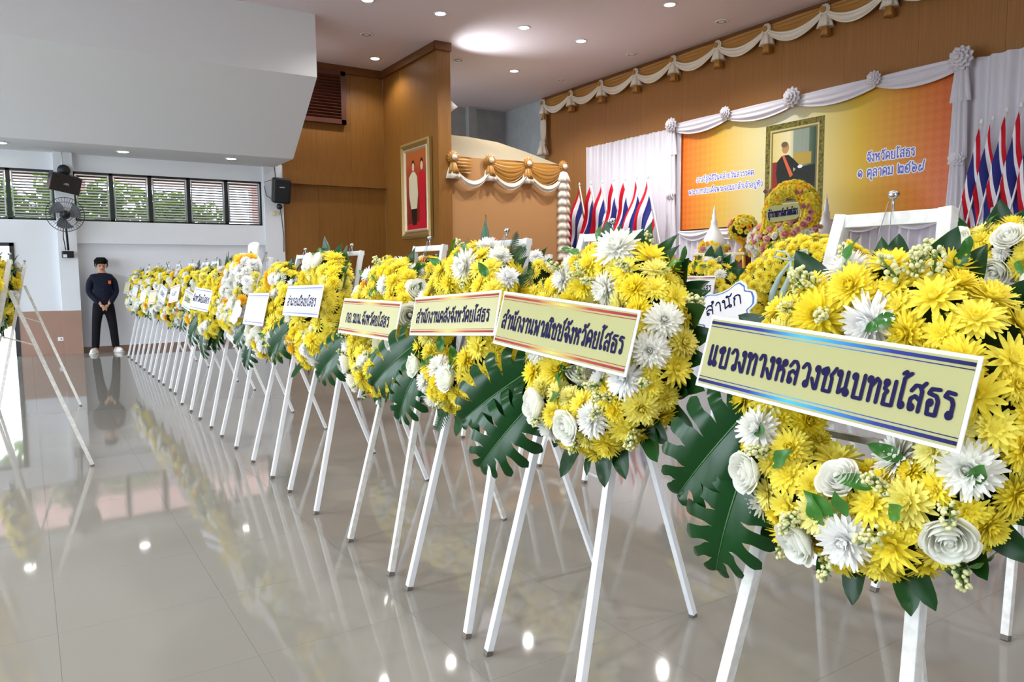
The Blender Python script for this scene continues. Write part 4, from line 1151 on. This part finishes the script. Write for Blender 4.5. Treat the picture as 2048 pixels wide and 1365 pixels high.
PX = [-1.36, -.5, .44, 1.38]
for k in range(3):
    if k: swag('gold_swag', v, (PX[k], -.02, .06), (PX[k + 1], -.02, .06), NY, 0, .14, .0, .32, .08, 6, M_['gold'])
    else: swag('gold_swag', v, (PX[0], -.02, .06), (PX[0] + .42, -.02, .04), NY, 0, .3, .0, .02, .08, 5, M_['gold'])
    swag('ivory_swag', v, (PX[k], -.05, -.06), (PX[k + 1], -.05, -.06), NY, .06, .16, .30, .34, .09, 2, M_['satin'])
for k in range(4):
    rosette('rosette', v, Matrix.Translation((PX[k], -.06, .02)) @ Matrix.Rotation(PI / 2, 4, 'X'), .13, M_['gold'], .5)
    MB().ball((PX[k], -.13, .02), .055, n=14, m=8).build('rosette_heart', M_['satin'], v, True)
    if k < 3:
        tassel('gold_tassel', v, (PX[k], -.06, -.06), .22, .24, M_['gold'], 6); tassel('ivory_tassel', v, (PX[k], -.03, -.14), .3, .26, M_['satin'], 6)
for k in range(11):
    tassel('ruffle_tier', v, (1.38, -.06, -.08 - k * .17), .3, .23, M_['satin'], 6)

# pleated white backdrops
def pleats(name, ya, yb, x, z0, z1, label, amp=.035, wl=.14, top=None):
    n_ = int((ya - yb) / wl * 8)

    def fn(u, v_):
        y = ya + (yb - ya) * u; ph = 2 * PI * (ya - y) / wl
        return (x - amp * (math.sin(ph) + .4 * math.sin(ph * .37 + 1)) , y + .01 * math.sin(ph * .5), z0 + (z1 - z0) * v_)
    o = MB().grid(fn, n_, 3).build(name, M_['cloth'], None, True)
    return tag(o, label, 'drape')


pleats('pleated_backdrop', 14.28, 11.2, 11.46, .9, 4.38, 'white pleated cloth backdrop behind the flags left of the banner')
pleats('pleated_backdrop', 5.75, 1.5, 11.46, .9, 4.40, 'white pleated cloth backdrop behind the flags right of the banner', wl=.2)
pleats('pleated_backdrop', 11.2, 5.8, 11.44, .9, 2.2, 'white pleated cloth hanging below the orange banner', wl=.16)
pleats('stage_skirt', 13.2, -6.5, 7.03, 0.0, .92, 'white pleated skirt along the stage front', wl=.18, amp=.02)

# banner with printed lettering and printed portrait
BY0, BY1, BZ0, BZ1 = 11.29, 5.79, 2.275, 4.36
BYC, BZC, BW, BH = (BY0 + BY1) / 2, (BZ0 + BZ1) / 2, BY0 - BY1, BZ1 - BZ0
bn = tag(empty('banner', mat=facing((11.5, BYC, BZC), 0)), 'wide orange to yellow printed banner on the stage wall', 'banner')
MB().box((-BW / 2, -BH / 2, -.02), (BW / 2, BH / 2, 0)).build('banner_sheet', ramp_mat('banner_print', [(0, '#e0702c'), (.1, '#dd9038'), (.2, '#d9b34e'), (.36, '#ddd39a'), (.48, '#e3dfc4'), (.6, '#ddcf8c'), (.72, '#dcb93c'), (.84, '#de9a34'), (.93, '#e07f30'), (1, '#de6a2c')], 0, .3, check=11), bn)
wh = mat('white_outline_ink', '#eef0f8', .4)


def btext(txt, ya, yb, zc, h):
    x = BYC - (ya + yb) / 2; y = zc - BZC; w = ya - yb
    lettering(txt, w, h, wh, bn, x, y, .001, .44); lettering(txt, w, h, M_['inkblue'], bn, x, y, .0025, .14)


btext('งานรัฐพิธีวันคล้ายวันสวรรคต', 10.82, 9.39, 3.25, .088)
btext('พระบาทสมเด็จพระจอมเกล้าเจ้าอยู่หัว', 11.02, 9.18, 3.02, .088)
btext('จังหวัดยโสธร', 7.16, 6.37, 3.22, .115)
btext('๑ ตุลาคม ๒๕๖๙', 7.31, 6.21, 2.98, .12)
px = BYC - (9.14 + 7.94) / 2; pz = (4.04 + 2.50) / 2 - BZC


def bp(name, pts, m, z): return flat(name, [(px + x, pz + y) for x, y in pts], m, bn, z)


R_ = lambda w, h: [(-w / 2, -h / 2), (w / 2, -h / 2), (w / 2, h / 2), (-w / 2, h / 2)]
bp('printed_frame', R_(1.2, 1.54), mat('print_gilt', '#8f8430', .35, noise=1, col2='#2f3010', scale=22), .002)
bp('printed_frame', R_(1.0, 1.34), mat('print_bronze', '#c9bb7a', .35), .0026)
bp('printed_frame', R_(.94, 1.28), mat('print_edge', '#6f6a4a', .35), .0032)
bp('portrait_ground', R_(.88, 1.22), ramp_mat('portrait_print', [(0, '#d9c77c'), (.4, '#e6dcae'), (.6, '#9fa79a'), (.85, '#5d6f5c'), (1, '#2b4b3a')], 0, .35), .0038)
pk = mat('print_dark', '#1d2420', .35); pg = mat('print_green', '#3f5a3a', .35); pc = mat('print_column', '#8f9c8c', .35); po = mat('print_sash', '#d8643f', .35); pb = mat('print_gold', '#b59a45', .35)
for x in (.06, .24): bp('print', [(x - .07, .1), (x + .07, .1), (x + .07, .61), (x - .07, .61)], pc, .0042)
bp('print', [(-.05, .0), (.36, .0), (.36, .2), (.02, .22)], pb, .0044)
bp('print', [(-.44, -.61), (.44, -.61), (.44, -.02), (.08, -.04), (-.2, -.3), (-.44, -.3)], pk, .0046)
bp('print', [(-.44, -.61), (-.3, -.61), (-.3, .1), (-.44, .1)], mat('print_crimson', '#8e2a24', .35), .0047)
bp('print', [(-.36, -.1), (-.34, .1), (-.24, .2), (-.1, .2), (.02, .1), (.14, -.02), (.1, -.1), (.0, -.03), (.02, -.3), (-.32, -.3)], pk, .005)
bp('print', [(-.22, -.26), (.04, -.26), (.16, -.4), (.12, -.6), (.0, -.6), (-.02, -.44), (-.24, -.4)], pg, .0052)
bp('print', [(-.24, .2), (-.19, .2), (.0, -.16), (-.06, -.2)], po, .0054)
bp('print', ell(.14, -.03, .05, .03), wh, .0056)
bp('print', ell(-.17, .33, .075, .1), mat('print_face', '#b98a5e', .35), .0056)
bp('print', ell(-.19, .39, .07, .05), mat('print_hair', '#6a5a40', .35), .0058)

# white cloth framing the banner
v = tag(empty('banner_drape', (11.42, BYC, BZ1)), 'white gathered cloth with rosettes framing the banner', 'drape')
DY = [11.36, 9.95, 8.47, 6.98, 5.67]
for k in range(4):
    swag('cloth_swag', v, (0, DY[k] - BYC, .1), (0, DY[k + 1] - BYC, .1), NX, .02, .17, .0, .13, .07, 3, M_['cloth'])
for k, y in enumerate(DY):
    big = k in (0, 2, 4)
    rosette('rosette', v, Matrix.Translation((-.08, y - BYC, .05)) @ Matrix.Rotation(-PI / 2, 4, 'Y'), .17 if k in (2, 4) else (.15 if big else .12), M_['cloth'], .8, 11)
for y, ex in ((11.38, 0), (5.68, 0)):
    for (z0, z1, w0_, w1_) in ((0, -.55, .16, .3), (-.5, -1.35, .2, .26), (-1.35, -2.6, .2, .34)):
        MB().grid(lambda u, q: (-.06 - .05 * math.sin(u * PI) - .02 * math.sin(u * 22), y - BYC + (u - .5) * (w0_ + (w1_ - w0_) * q), z0 + (z1 - z0) * q), 20, 6).build('side_drape', M_['cloth'], v, True)
    rosette('rosette', v, Matrix.Translation((-.08, y - BYC, -1.36)) @ Matrix.Rotation(-PI / 2, 4, 'Y'), .12, M_['cloth'], .6, 9)
for k in range(6):
    swag('lower_swag', v, (.0, 11.2 - k * .9 - BYC, BZ0 - BZ1 - .02), (.0, 10.3 - k * .9 - BYC, BZ0 - BZ1 - .02), NX, 0, .06, .02, .16, .05, 2, M_['cloth'])

# ================================================================== FLAGS
def flagmesh(mirror, seed):
    rng = random.Random(seed); b = MB(); s = -1 if mirror else 1
    L_, H_ = 1.25, .92
    stripes = [0, 0, 1, 1, 2, 2, 2, 2, 1, 1, 0, 0]
    ph = rng.random() * 6

    def fn(u, v_):
        # hoist runs down the leaning pole; the fly end sinks, so the stripes run slantwise away from the pole
        right = (.20 if mirror else .27) * v_ * H_ - u * L_ * (.13 if mirror else .36)
        z = -v_ * H_ - u * L_ * .92
        wave = .05 * math.sin(u * 6 + ph + v_ * 3) * min(1, u * 3) + .035 * math.sin(v_ * 13 + u * 3 + ph) * (.3 + u)
        return (-.05 - wave, -s * (right + .02 * math.sin(v_ * 10 + ph) * u), z)
    b.grid(fn, 18, 24, mf=lambda i, j: stripes[j // 2])
    return b.mesh('flag_cloth', [M_['red'], M_['fwhite'], M_['blue']], True)


def flag(x, y, z, mirror, label, group, seed):
    s = -1 if mirror else 1
    lean = .20 if mirror else .27
    zb_ = z - .9; e = tag(empty('flag', (x, y - s * lean * zb_, .9)), label, 'flag', group)
    tip = Vector((0, s * lean * zb_, zb_)); dr = Vector((0, s * lean, 1)).normalized()
    MB().tube([(0, 0, .1), tip + dr * .06], .014, 8).build('pole', M_['white'], e, True)
    MB().lathe([(.014, 0), (.026, .02), (.018, .06), (.0, .09)], 10).build('finial', M_['white'], e, True, Matrix.Translation(tip + dr * .05))
    MB().lathe([(.16, 0), (.16, .015), (.03, .03), (.022, .15)], 20).build('foot', M_['steel'], e, True)
    link('flag_cloth', flagmesh(mirror, seed), e, Matrix.Translation(tip))


for k, (y, z) in enumerate(((14.36, 3.45), (13.83, 3.42), (13.35, 3.4), (12.88, 3.4), (12.42, 3.36), (11.97, 3.34), (11.56, 3.3))):
    flag(11.3 - .07 * k, y, z - .02, False, 'striped flag left of the banner, %s from the tan partition' % FO[k], 'flags left of the banner', k)
for k, (y, z) in enumerate(((5.31, 3.42), (5.13, 3.44), (4.93, 3.5), (4.73, 3.52), (4.5, 3.52))):
    flag(11.2 - .07 * k, y, z - .05, True, 'striped flag right of the banner, %s from the banner edge' % FO[k], 'flags right of the banner', 20 + k)

# ================================================================== ALTAR FLOWERS ON THE STAGE
XA = 10.3


def cone_tree(y, label):
    e = tag(empty('cone_offering', (10.75, y, .82)), label, 'offering', 'white cone offerings')
    MB().lathe([(.26, .08), (.25, .12), (.19, .16), (.17, .5), (.2, .62), (.24, .66)], 28).build('pedestal', M_['white'], e, True)
    MB().lathe([(.12, .66), (.17, .7), (.21, .95), (.23, .98), (.0, .98)], 28).build('pot', M_['white'], e, True)
    MB().lathe([(.21, 1.0), (.21, 1.1), (.175, 1.22), (.11, 1.34), (.065, 1.42), (.055, 1.5), (.06, 1.52), (.035, 1.56), (.04, 1.63), (.022, 1.67), (.026, 1.71), (.012, 1.75), (0, 1.83)], 28).build('cone', M_['white'], e, True)
    rng = random.Random(int(y * 10))
    for k in range(44):
        a = rng.random() * 6.28; z = rng.uniform(.86, 1.12); rr = .21 + .05 * math.sin((z - .86) / .26 * PI)
        n_ = Vector((math.cos(a), math.sin(a), .2))
        kd = rng.choice(['y00', 'y10', 'ry', 'p0', 'o0', 'y01']); s = .05 / (.06 if kd[0] in 'yo' and kd != 'ry' else .05)
        link('blossom', FL[kd], e, Matrix.Translation((rr * math.cos(a), rr * math.sin(a), z)) @ orient(n_, a) @ Matrix.Diagonal((s, s, s, 1)))
    return e


cone_tree(9.66, 'white spired cone offering with a flower collar left of the flower arch')
cone_tree(7.35, 'white spired cone offering with a flower collar right of the flower arch')

# ring of yellow chrysanthemums on the flower bank
wa = wreath('flower_ring', facing((9.9, 7.37, 2.30), .05), 'round yellow chrysanthemum ring with butterflies standing on the stage flower bank', None, 401, R=.36, r=.125, n=270, frmin=.042, frmax=.052, leaves=0, stat=0, fill=0, dens=.56, kinds=['y00', 'y10', 'y11', 'o0'], cat='flower ring',
            picks=[('p0', .4, -.12, .05), ('p0', .33, -.2, .055), ('p0', .42, -.02, .045), ('p0', .24, -.27, .05)])
bf = MB().add([(0, 0, 0), (.05, .06, .02), (.08, .01, .03), (.04, -.03, .02), (-.05, .06, .02), (-.08, .01, .03), (-.04, -.03, .02)], [(0, 3, 2, 1), (0, 4, 5, 6)]).mesh('butterfly', mat('plum_butterfly', '#7d2a45', .5))
for x, y in ((.27, .27), (-.3, .33), (.4, .05)): link('butterfly', bf, wa, Matrix.Translation((x, y, .18)))
e = tag(empty('oval_name_plate', mat=facing((9.7, 7.37, 2.30), .05, math.radians(3))), 'cream rounded name plate lying across the yellow flower ring', 'sign')
q = [(.30 * math.copysign(abs(math.cos(2 * PI * k / 40)) ** .35, math.cos(2 * PI * k / 40)), .125 * math.copysign(abs(math.sin(2 * PI * k / 40)) ** .6, math.sin(2 * PI * k / 40))) for k in range(40)]
MB().add([(x, y, 0) for x, y in q] + [(x, y, -.012) for x, y in q], [tuple(range(40)), tuple(range(40, 80))[::-1]] + [(k, 40 + k, 40 + (k + 1) % 40, (k + 1) % 40) for k in range(40)]).build('plate', M_['signcream'], e)
lettering('ผู้ว่าราชการจังหวัดยโสธร', .53, .085, M_['ink'], e, 0, -.005, .002, .17)

fb = tag(empty('flower_bank', (9.97, 7.5, .9)), 'bank of pink, yellow and white blossoms beneath the flower ring', 'flower arrangement')
bevel(MB().box((-.15, -.55, 0), (.3, .55, .85)).build('draped_block', M_['cloth'], fb), .02)
MB().ball((.0, 0, 1.0), .22, .5, .3, n=24, m=10).build('foam_core', M_['moss'], fb, True)
rng = random.Random(77); pl = []
for t in range(4000):
    if len(pl) >= 170: break
    a = rng.uniform(-.2, PI + .2); u = rng.uniform(-1, 1)
    p = Vector((-.26 * math.sin(a) * math.sqrt(max(0, 1 - u * u * .8)), u * .62, 1.0 + .36 * math.cos(a) * math.sqrt(max(0, 1 - u * u * .7)) - .05))
    if p.z < .78 or any((p - w_).length < .062 for w_ in pl): continue
    pl.append(p)
    kd = rng.choice(['p0', 'p0', 'ry', 'y10', 'r0', 'r1', 'l0', 'y00', 'o0', 'l1']); s = rng.uniform(.9, 1.3) * (.75 if kd[0] in 'ylo' and kd != 'ry' else 1)
    link('blossom', FL[kd], fb, Matrix.Translation(p) @ orient(Vector((p.x * 2 - .3, p.y * .4, p.z - .85)), rng.random() * 6) @ Matrix.Diagonal((s, s, s, 1)))
for k in range(26):
    p = rng.choice(pl); a = rng.random() * 6.28
    link('leaf', LEAFS[k % 2], fb, Matrix.Translation(p + Vector((-.03, 0, .01))) @ Euler((rng.uniform(-.6, .9), rng.uniform(-.5, .5), a)).to_matrix().to_4x4())

# gilt bowls with flower balls
def bowl(x, y, z, label, rr=.2):
    e = tag(empty('flower_bowl', (x, y, z)), label, 'flower bowl', 'gilt flower bowls')
    MB().lathe([(.09, 0), (.08, .03), (.03, .07), (.03, .11), (.1, .16), (.15, .24), (.14, .24)], 24).build('bowl', M_['goldy'], e, True)
    MB().ball((0, 0, .36), rr * .85, n=16, m=8).build('foam_core', M_['moss'], e, True)
    rng = random.Random(int(y * 100)); pl = []
    for t in range(900):
        if len(pl) > 60: break
        n_ = Vector((rng.gauss(0, 1), rng.gauss(0, 1), rng.gauss(0, 1) + .2)).normalized(); p = n_ * rr + Vector((0, 0, .38))
        if p.z < .22 or any((p - w_).length < .06 for w_ in pl): continue
        pl.append(p); kd = rng.choice(['y00', 'y10', 'ry', 'p0', 'o1', 'y11', 'l0']); s = .8
        link('blossom', FL[kd], e, Matrix.Translation(p) @ orient(n_, t) @ Matrix.Diagonal((s, s, s, 1)))


def altar_table(x, y, z, w, dp, h, label):
    e = tag(empty('altar_table', (x, y, z)), label, 'table', 'red and gilt altar tables')
    bevel(MB().box((-dp / 2, -w / 2, h - .05), (dp / 2, w / 2, h)).build('table_top', mat('ivory_gilt', '#e6dcae', .35), e), .012)
    for s in (-1, 1):
        MB().grid(lambda u, q: (s * (dp / 2 - .03), -w / 2 + .03 + (w - .06) * u, h - .05 - q * (.06 + .05 * abs(math.cos(u * 3 * PI)))), 24, 2).build('apron', M_['goldy'], e)
    MB().box((-dp / 2 + .05, -w / 2 + .05, .1), (dp / 2 - .05, w / 2 - .05, h - .06)).build('panel', M_['dkred'], e)
    for sx_ in (-1, 1):
        for sy_ in (-1, 1):
            MB().tube([(sx_ * (dp / 2 - .04), sy_ * (w / 2 - .04), h - .05), (sx_ * (dp / 2 - .01), sy_ * (w / 2 - .01), h * .6), (sx_ * (dp / 2 - .06), sy_ * (w / 2 - .06), .12), (sx_ * (dp / 2), sy_ * (w / 2), 0)], [.03, .028, .02, .03], 8).build('leg', M_['goldy'], e, True)


altar_table(10.0, 9.02, .9, .56, .38, .83, 'small red and gilt altar table beside the left cone offering')
altar_table(10.0, 8.38, .9, .4, .36, .83, 'narrow red and gilt altar table under the gilt flower bowl')
bowl(10.0, 8.36, 1.73, 'gilt bowl topped by a yellow and pink flower ball on the altar', .22)

# ================================================================== PERSON
def skin_mesh(name, verts, edges, radii, m, sub=2):
    me = bpy.data.meshes.new(name); me.from_pydata(verts, edges, []); o = bpy.data.objects.new(name, me); COL.objects.link(o)
    md = o.modifiers.new('skin', 'SKIN'); md.use_smooth_shade = True
    for sv, rr in zip(me.skin_vertices[0].data, radii): sv.radius = rr if isinstance(rr, tuple) else (rr, rr); sv.use_root = False
    me.skin_vertices[0].data[0].use_root = True
    md2 = o.modifiers.new('sub', 'SUBSURF'); md2.levels = sub; md2.render_levels = sub
    dg = bpy.context.evaluated_depsgraph_get(); dg.update()
    out = bpy.data.meshes.new_from_object(o.evaluated_get(dg)); bpy.data.objects.remove(o)
    out.materials.clear(); out.materials.append(m)
    for p in out.polygons: p.use_smooth = True
    return out


pr = tag(empty('person', (1.2, 15.8, 0)), 'person in dark navy jacket and black trousers standing with hands clasped against the white wall', 'person')
V = [(0, 0, .93), (0, 0, 1.1), (0, 0, 1.3), (0, 0, 1.44), (0, -.005, 1.52), (0, -.015, 1.60), (0, -.015, 1.665),
     (.19, 0, 1.4), (.215, .03, 1.13), (.07, -.17, .9), (-.19, 0, 1.4), (-.215, .03, 1.13), (-.05, -.17, .9),
     (.1, 0, .88), (.135, 0, .48), (.17, .02, .09), (.185, -.1, .045), (-.1, 0, .88), (-.135, 0, .48), (-.17, .02, .09), (-.185, -.1, .045)]
E_ = [(0, 1), (1, 2), (2, 3), (3, 4), (4, 5), (5, 6), (3, 7), (7, 8), (8, 9), (3, 10), (10, 11), (11, 12), (0, 13), (13, 14), (14, 15), (15, 16), (0, 17), (17, 18), (18, 19), (19, 20)]
Rr = [(.14, .1), (.13, .09), (.15, .1), (.07, .06), .048, (.08, .095), (.068, .08), .055, .042, .026, .055, .042, .026, .085, .058, .042, .035, .085, .058, .042, .035]
body = skin_mesh('body', V, E_, Rr, M_['skin']); link('body', body, pr)
jk = skin_mesh('jacket', [(0, 0, .82), (0, 0, .9), (0, 0, 1.05), (0, 0, 1.22), (0, 0, 1.36), (0, 0, 1.48), (.14, 0, 1.385), (.195, .005, 1.33), (.225, .025, 1.12), (.1, -.16, .915), (-.15, 0, 1.385), (-.195, .005, 1.33), (-.225, .025, 1.12), (-.08, -.16, .915)],
               [(0, 1), (1, 2), (2, 3), (3, 4), (4, 5), (4, 6), (6, 7), (7, 8), (8, 9), (4, 10), (10, 11), (11, 12), (12, 13)], [(.175, .13), (.175, .13), (.165, .125), (.175, .13), (.13, .105), (.07, .075), .085, .072, .06, .045, .085, .072, .06, .045], M_['navy'])
jo = link('jacket', jk, pr)
MB().tube([(.062 * math.cos(2 * PI * k / 20), .06 * math.sin(2 * PI * k / 20) - .004, 1.475 + .012 * math.sin(2 * PI * k / 20)) for k in range(21)], .02, 8).build('collar', M_['navy'], jo, True)
for k in range(5): MB().ball((.0, -.122 - .008 * math.sin(k), 1.36 - .09 * k), .008, n=8, m=5).build('button', M_['blackm'], jo, True)
MB().box((.09, -.127, 1.28), (.135, -.118, 1.34)).build('chest_emblem', M_['orange'], jo)
tr = skin_mesh('trousers', [(0, 0, 1.02), (0, 0, .9), (.1, 0, .8), (.14, 0, .48), (.172, .02, .05), (-.1, 0, .8), (-.14, 0, .48), (-.172, .02, .05)], [(0, 1), (1, 2), (2, 3), (3, 4), (1, 5), (5, 6), (6, 7)], [(.165, .12), (.17, .13), (.1, .1), .078, .07, (.1, .1), .078, .07], M_['blk'])
link('trousers', tr, pr)
for s in (-1, 1):
    sh = MB(); sh.ball((0, -.05, .045), .055, .14, .05, n=16, m=10); sh.box((-.05, -.17, 0), (.05, .07, .025))
    link('shoe', sh.mesh('shoe', M_['rubber'], True), pr, Matrix.Translation((s * .185, -.01, 0)) @ Matrix.Rotation(s * .35, 4, 'Z'))
hr = MB(); hr.ball((0, .022, 1.685), .092, .1, .078, n=20, m=12)
rng = random.Random(5)
for k in range(26):
    a = rng.uniform(0, PI * 2); q = rng.uniform(.75, 1.0)
    x, y = .1 * math.cos(a), .012 + .11 * math.sin(a)
    if y < -.03: zz = 1.665
    else: zz = 1.60
    hr.tube([(x * .5, y * .5, 1.755), (x * 1.0, y * 1.02, 1.71), (x * 1.06, y * 1.06, zz)], [.024, .018, .005], 6)
link('hair', hr.mesh('hair', M_['hair'], True), pr)
fc = MB()
for s in (-1, 1): fc.ball((s * .034, -.105, 1.605), .014, .008, .007, n=10, m=6)
fc.box((-.025, -.106, 1.541), (.025, -.1, 1.549))
for s in (-1, 1): fc.box((s * .034 - .02, -.109, 1.623), (s * .034 + .02, -.1, 1.63))
fc.build('eyes_and_brows', M_['hair'], pr)
MB().ball((0, -.115, 1.578), .014, .02, .026, n=10, m=6).build('nose', M_['skin'], pr, True)
for s in (-1, 1): MB().ball((s * .088, .0, 1.595), .014, .024, .034, n=10, m=6).build('ear', M_['skin'], pr, True)
# clasped hands: palm plus five fingers each
for s in (-1, 1):
    hv = [(s * .075, -.18, .9), (s * .04, -.2, .87), (s * .02, -.21, .845)]; he = [(0, 1), (1, 2)]; hrad = [(.026, .02), (.036, .02), (.032, .018)]
    for k in range(4):
        b0 = len(hv); z0 = .868 - k * .016
        hv += [(s * (.018 - .004 * k), -.215 - (.012 if s > 0 else 0), z0), (-s * .02, -.228 - (.012 if s > 0 else 0), z0 - .016), (-s * (.045 - .006 * abs(k - 1)), -.218 - (.012 if s > 0 else 0), z0 - .03)]
        he += [(2, b0), (b0, b0 + 1), (b0 + 1, b0 + 2)]; hrad += [.0095, .009, .007]
    b0 = len(hv); hv += [(s * .03, -.225, .89), (s * .004, -.236, .888)]; he += [(1, b0), (b0, b0 + 1)]; hrad += [.0105, .008]
    link('hand', skin_mesh('hand', hv, he, hrad, M_['skin'], 1), pr)

# ================================================================== OUTSIDE THE WINDOWS
def tree(x, y, h, rr, seed, label):
    e = tag(empty('tree', (x, y, -.26)), label, 'tree', 'trees outside the windows')
    rng = random.Random(seed)
    MB().tube([(0, 0, 0), (.05, 0, h * .3), (-.05, .05, h * .6)], [.16, .12, .07], 8).build('trunk', M_['bark'], e, True)
    b = MB()
    cl = [Vector((rng.uniform(-1, 1) * rr * 1.1, rng.uniform(-.6, .6) * rr, h * .72 + rng.uniform(-.55, .6) * rr)) for q in range(9)]
    for k in range(1200):
        n_ = Vector((rng.gauss(0, 1), rng.gauss(0, 1), rng.gauss(0, 1))).normalized() * rng.uniform(.2, 1) ** .5
        p = cl[k % 9] + n_ * rr * .5
        M = Matrix.Translation(p) @ Euler((rng.random() * 6, rng.random() * 6, rng.random() * 6)).to_matrix().to_4x4()
        s = rng.uniform(.07, .15)
        b.add([(-s * .4, 0, 0), (0, s, .02), (s * .4, 0, 0), (0, -s, .02)], [(0, 1, 2, 3)], 0, M)
    b.build('foliage', M_['tree'], e)['kind'] = 'stuff'


tree(.25, 19.5, 4.5, .8, 1, 'leafy tree outside the windows left of the pillar')
tree(1.75, 19.4, 4.4, .9, 2, 'dark leafy tree outside the first window right of the pillar')
tree(3.6, 20.5, 4.2, .75, 3, 'bright leafy tree outside the middle windows')
e = tag(empty('pink_building', (3, 22.5, -.26)), 'pink-walled building with overhanging eave beyond the windows', 'building')
MB().box((-9, 0, 4.3), (2.8, .3, 6.5)).build('upper_wall', M_['pinkw'], e)
MB().box((-9, -1.8, 4.15), (6.5, .4, 4.3)).build('eave', M_['pinkw'], e)
for x in (-6, -1.9, 2.6, 5.4): MB().box((x, -.2, 0), (x + .35, .15, 4.2)).build('post', M_['pinkw'], e)
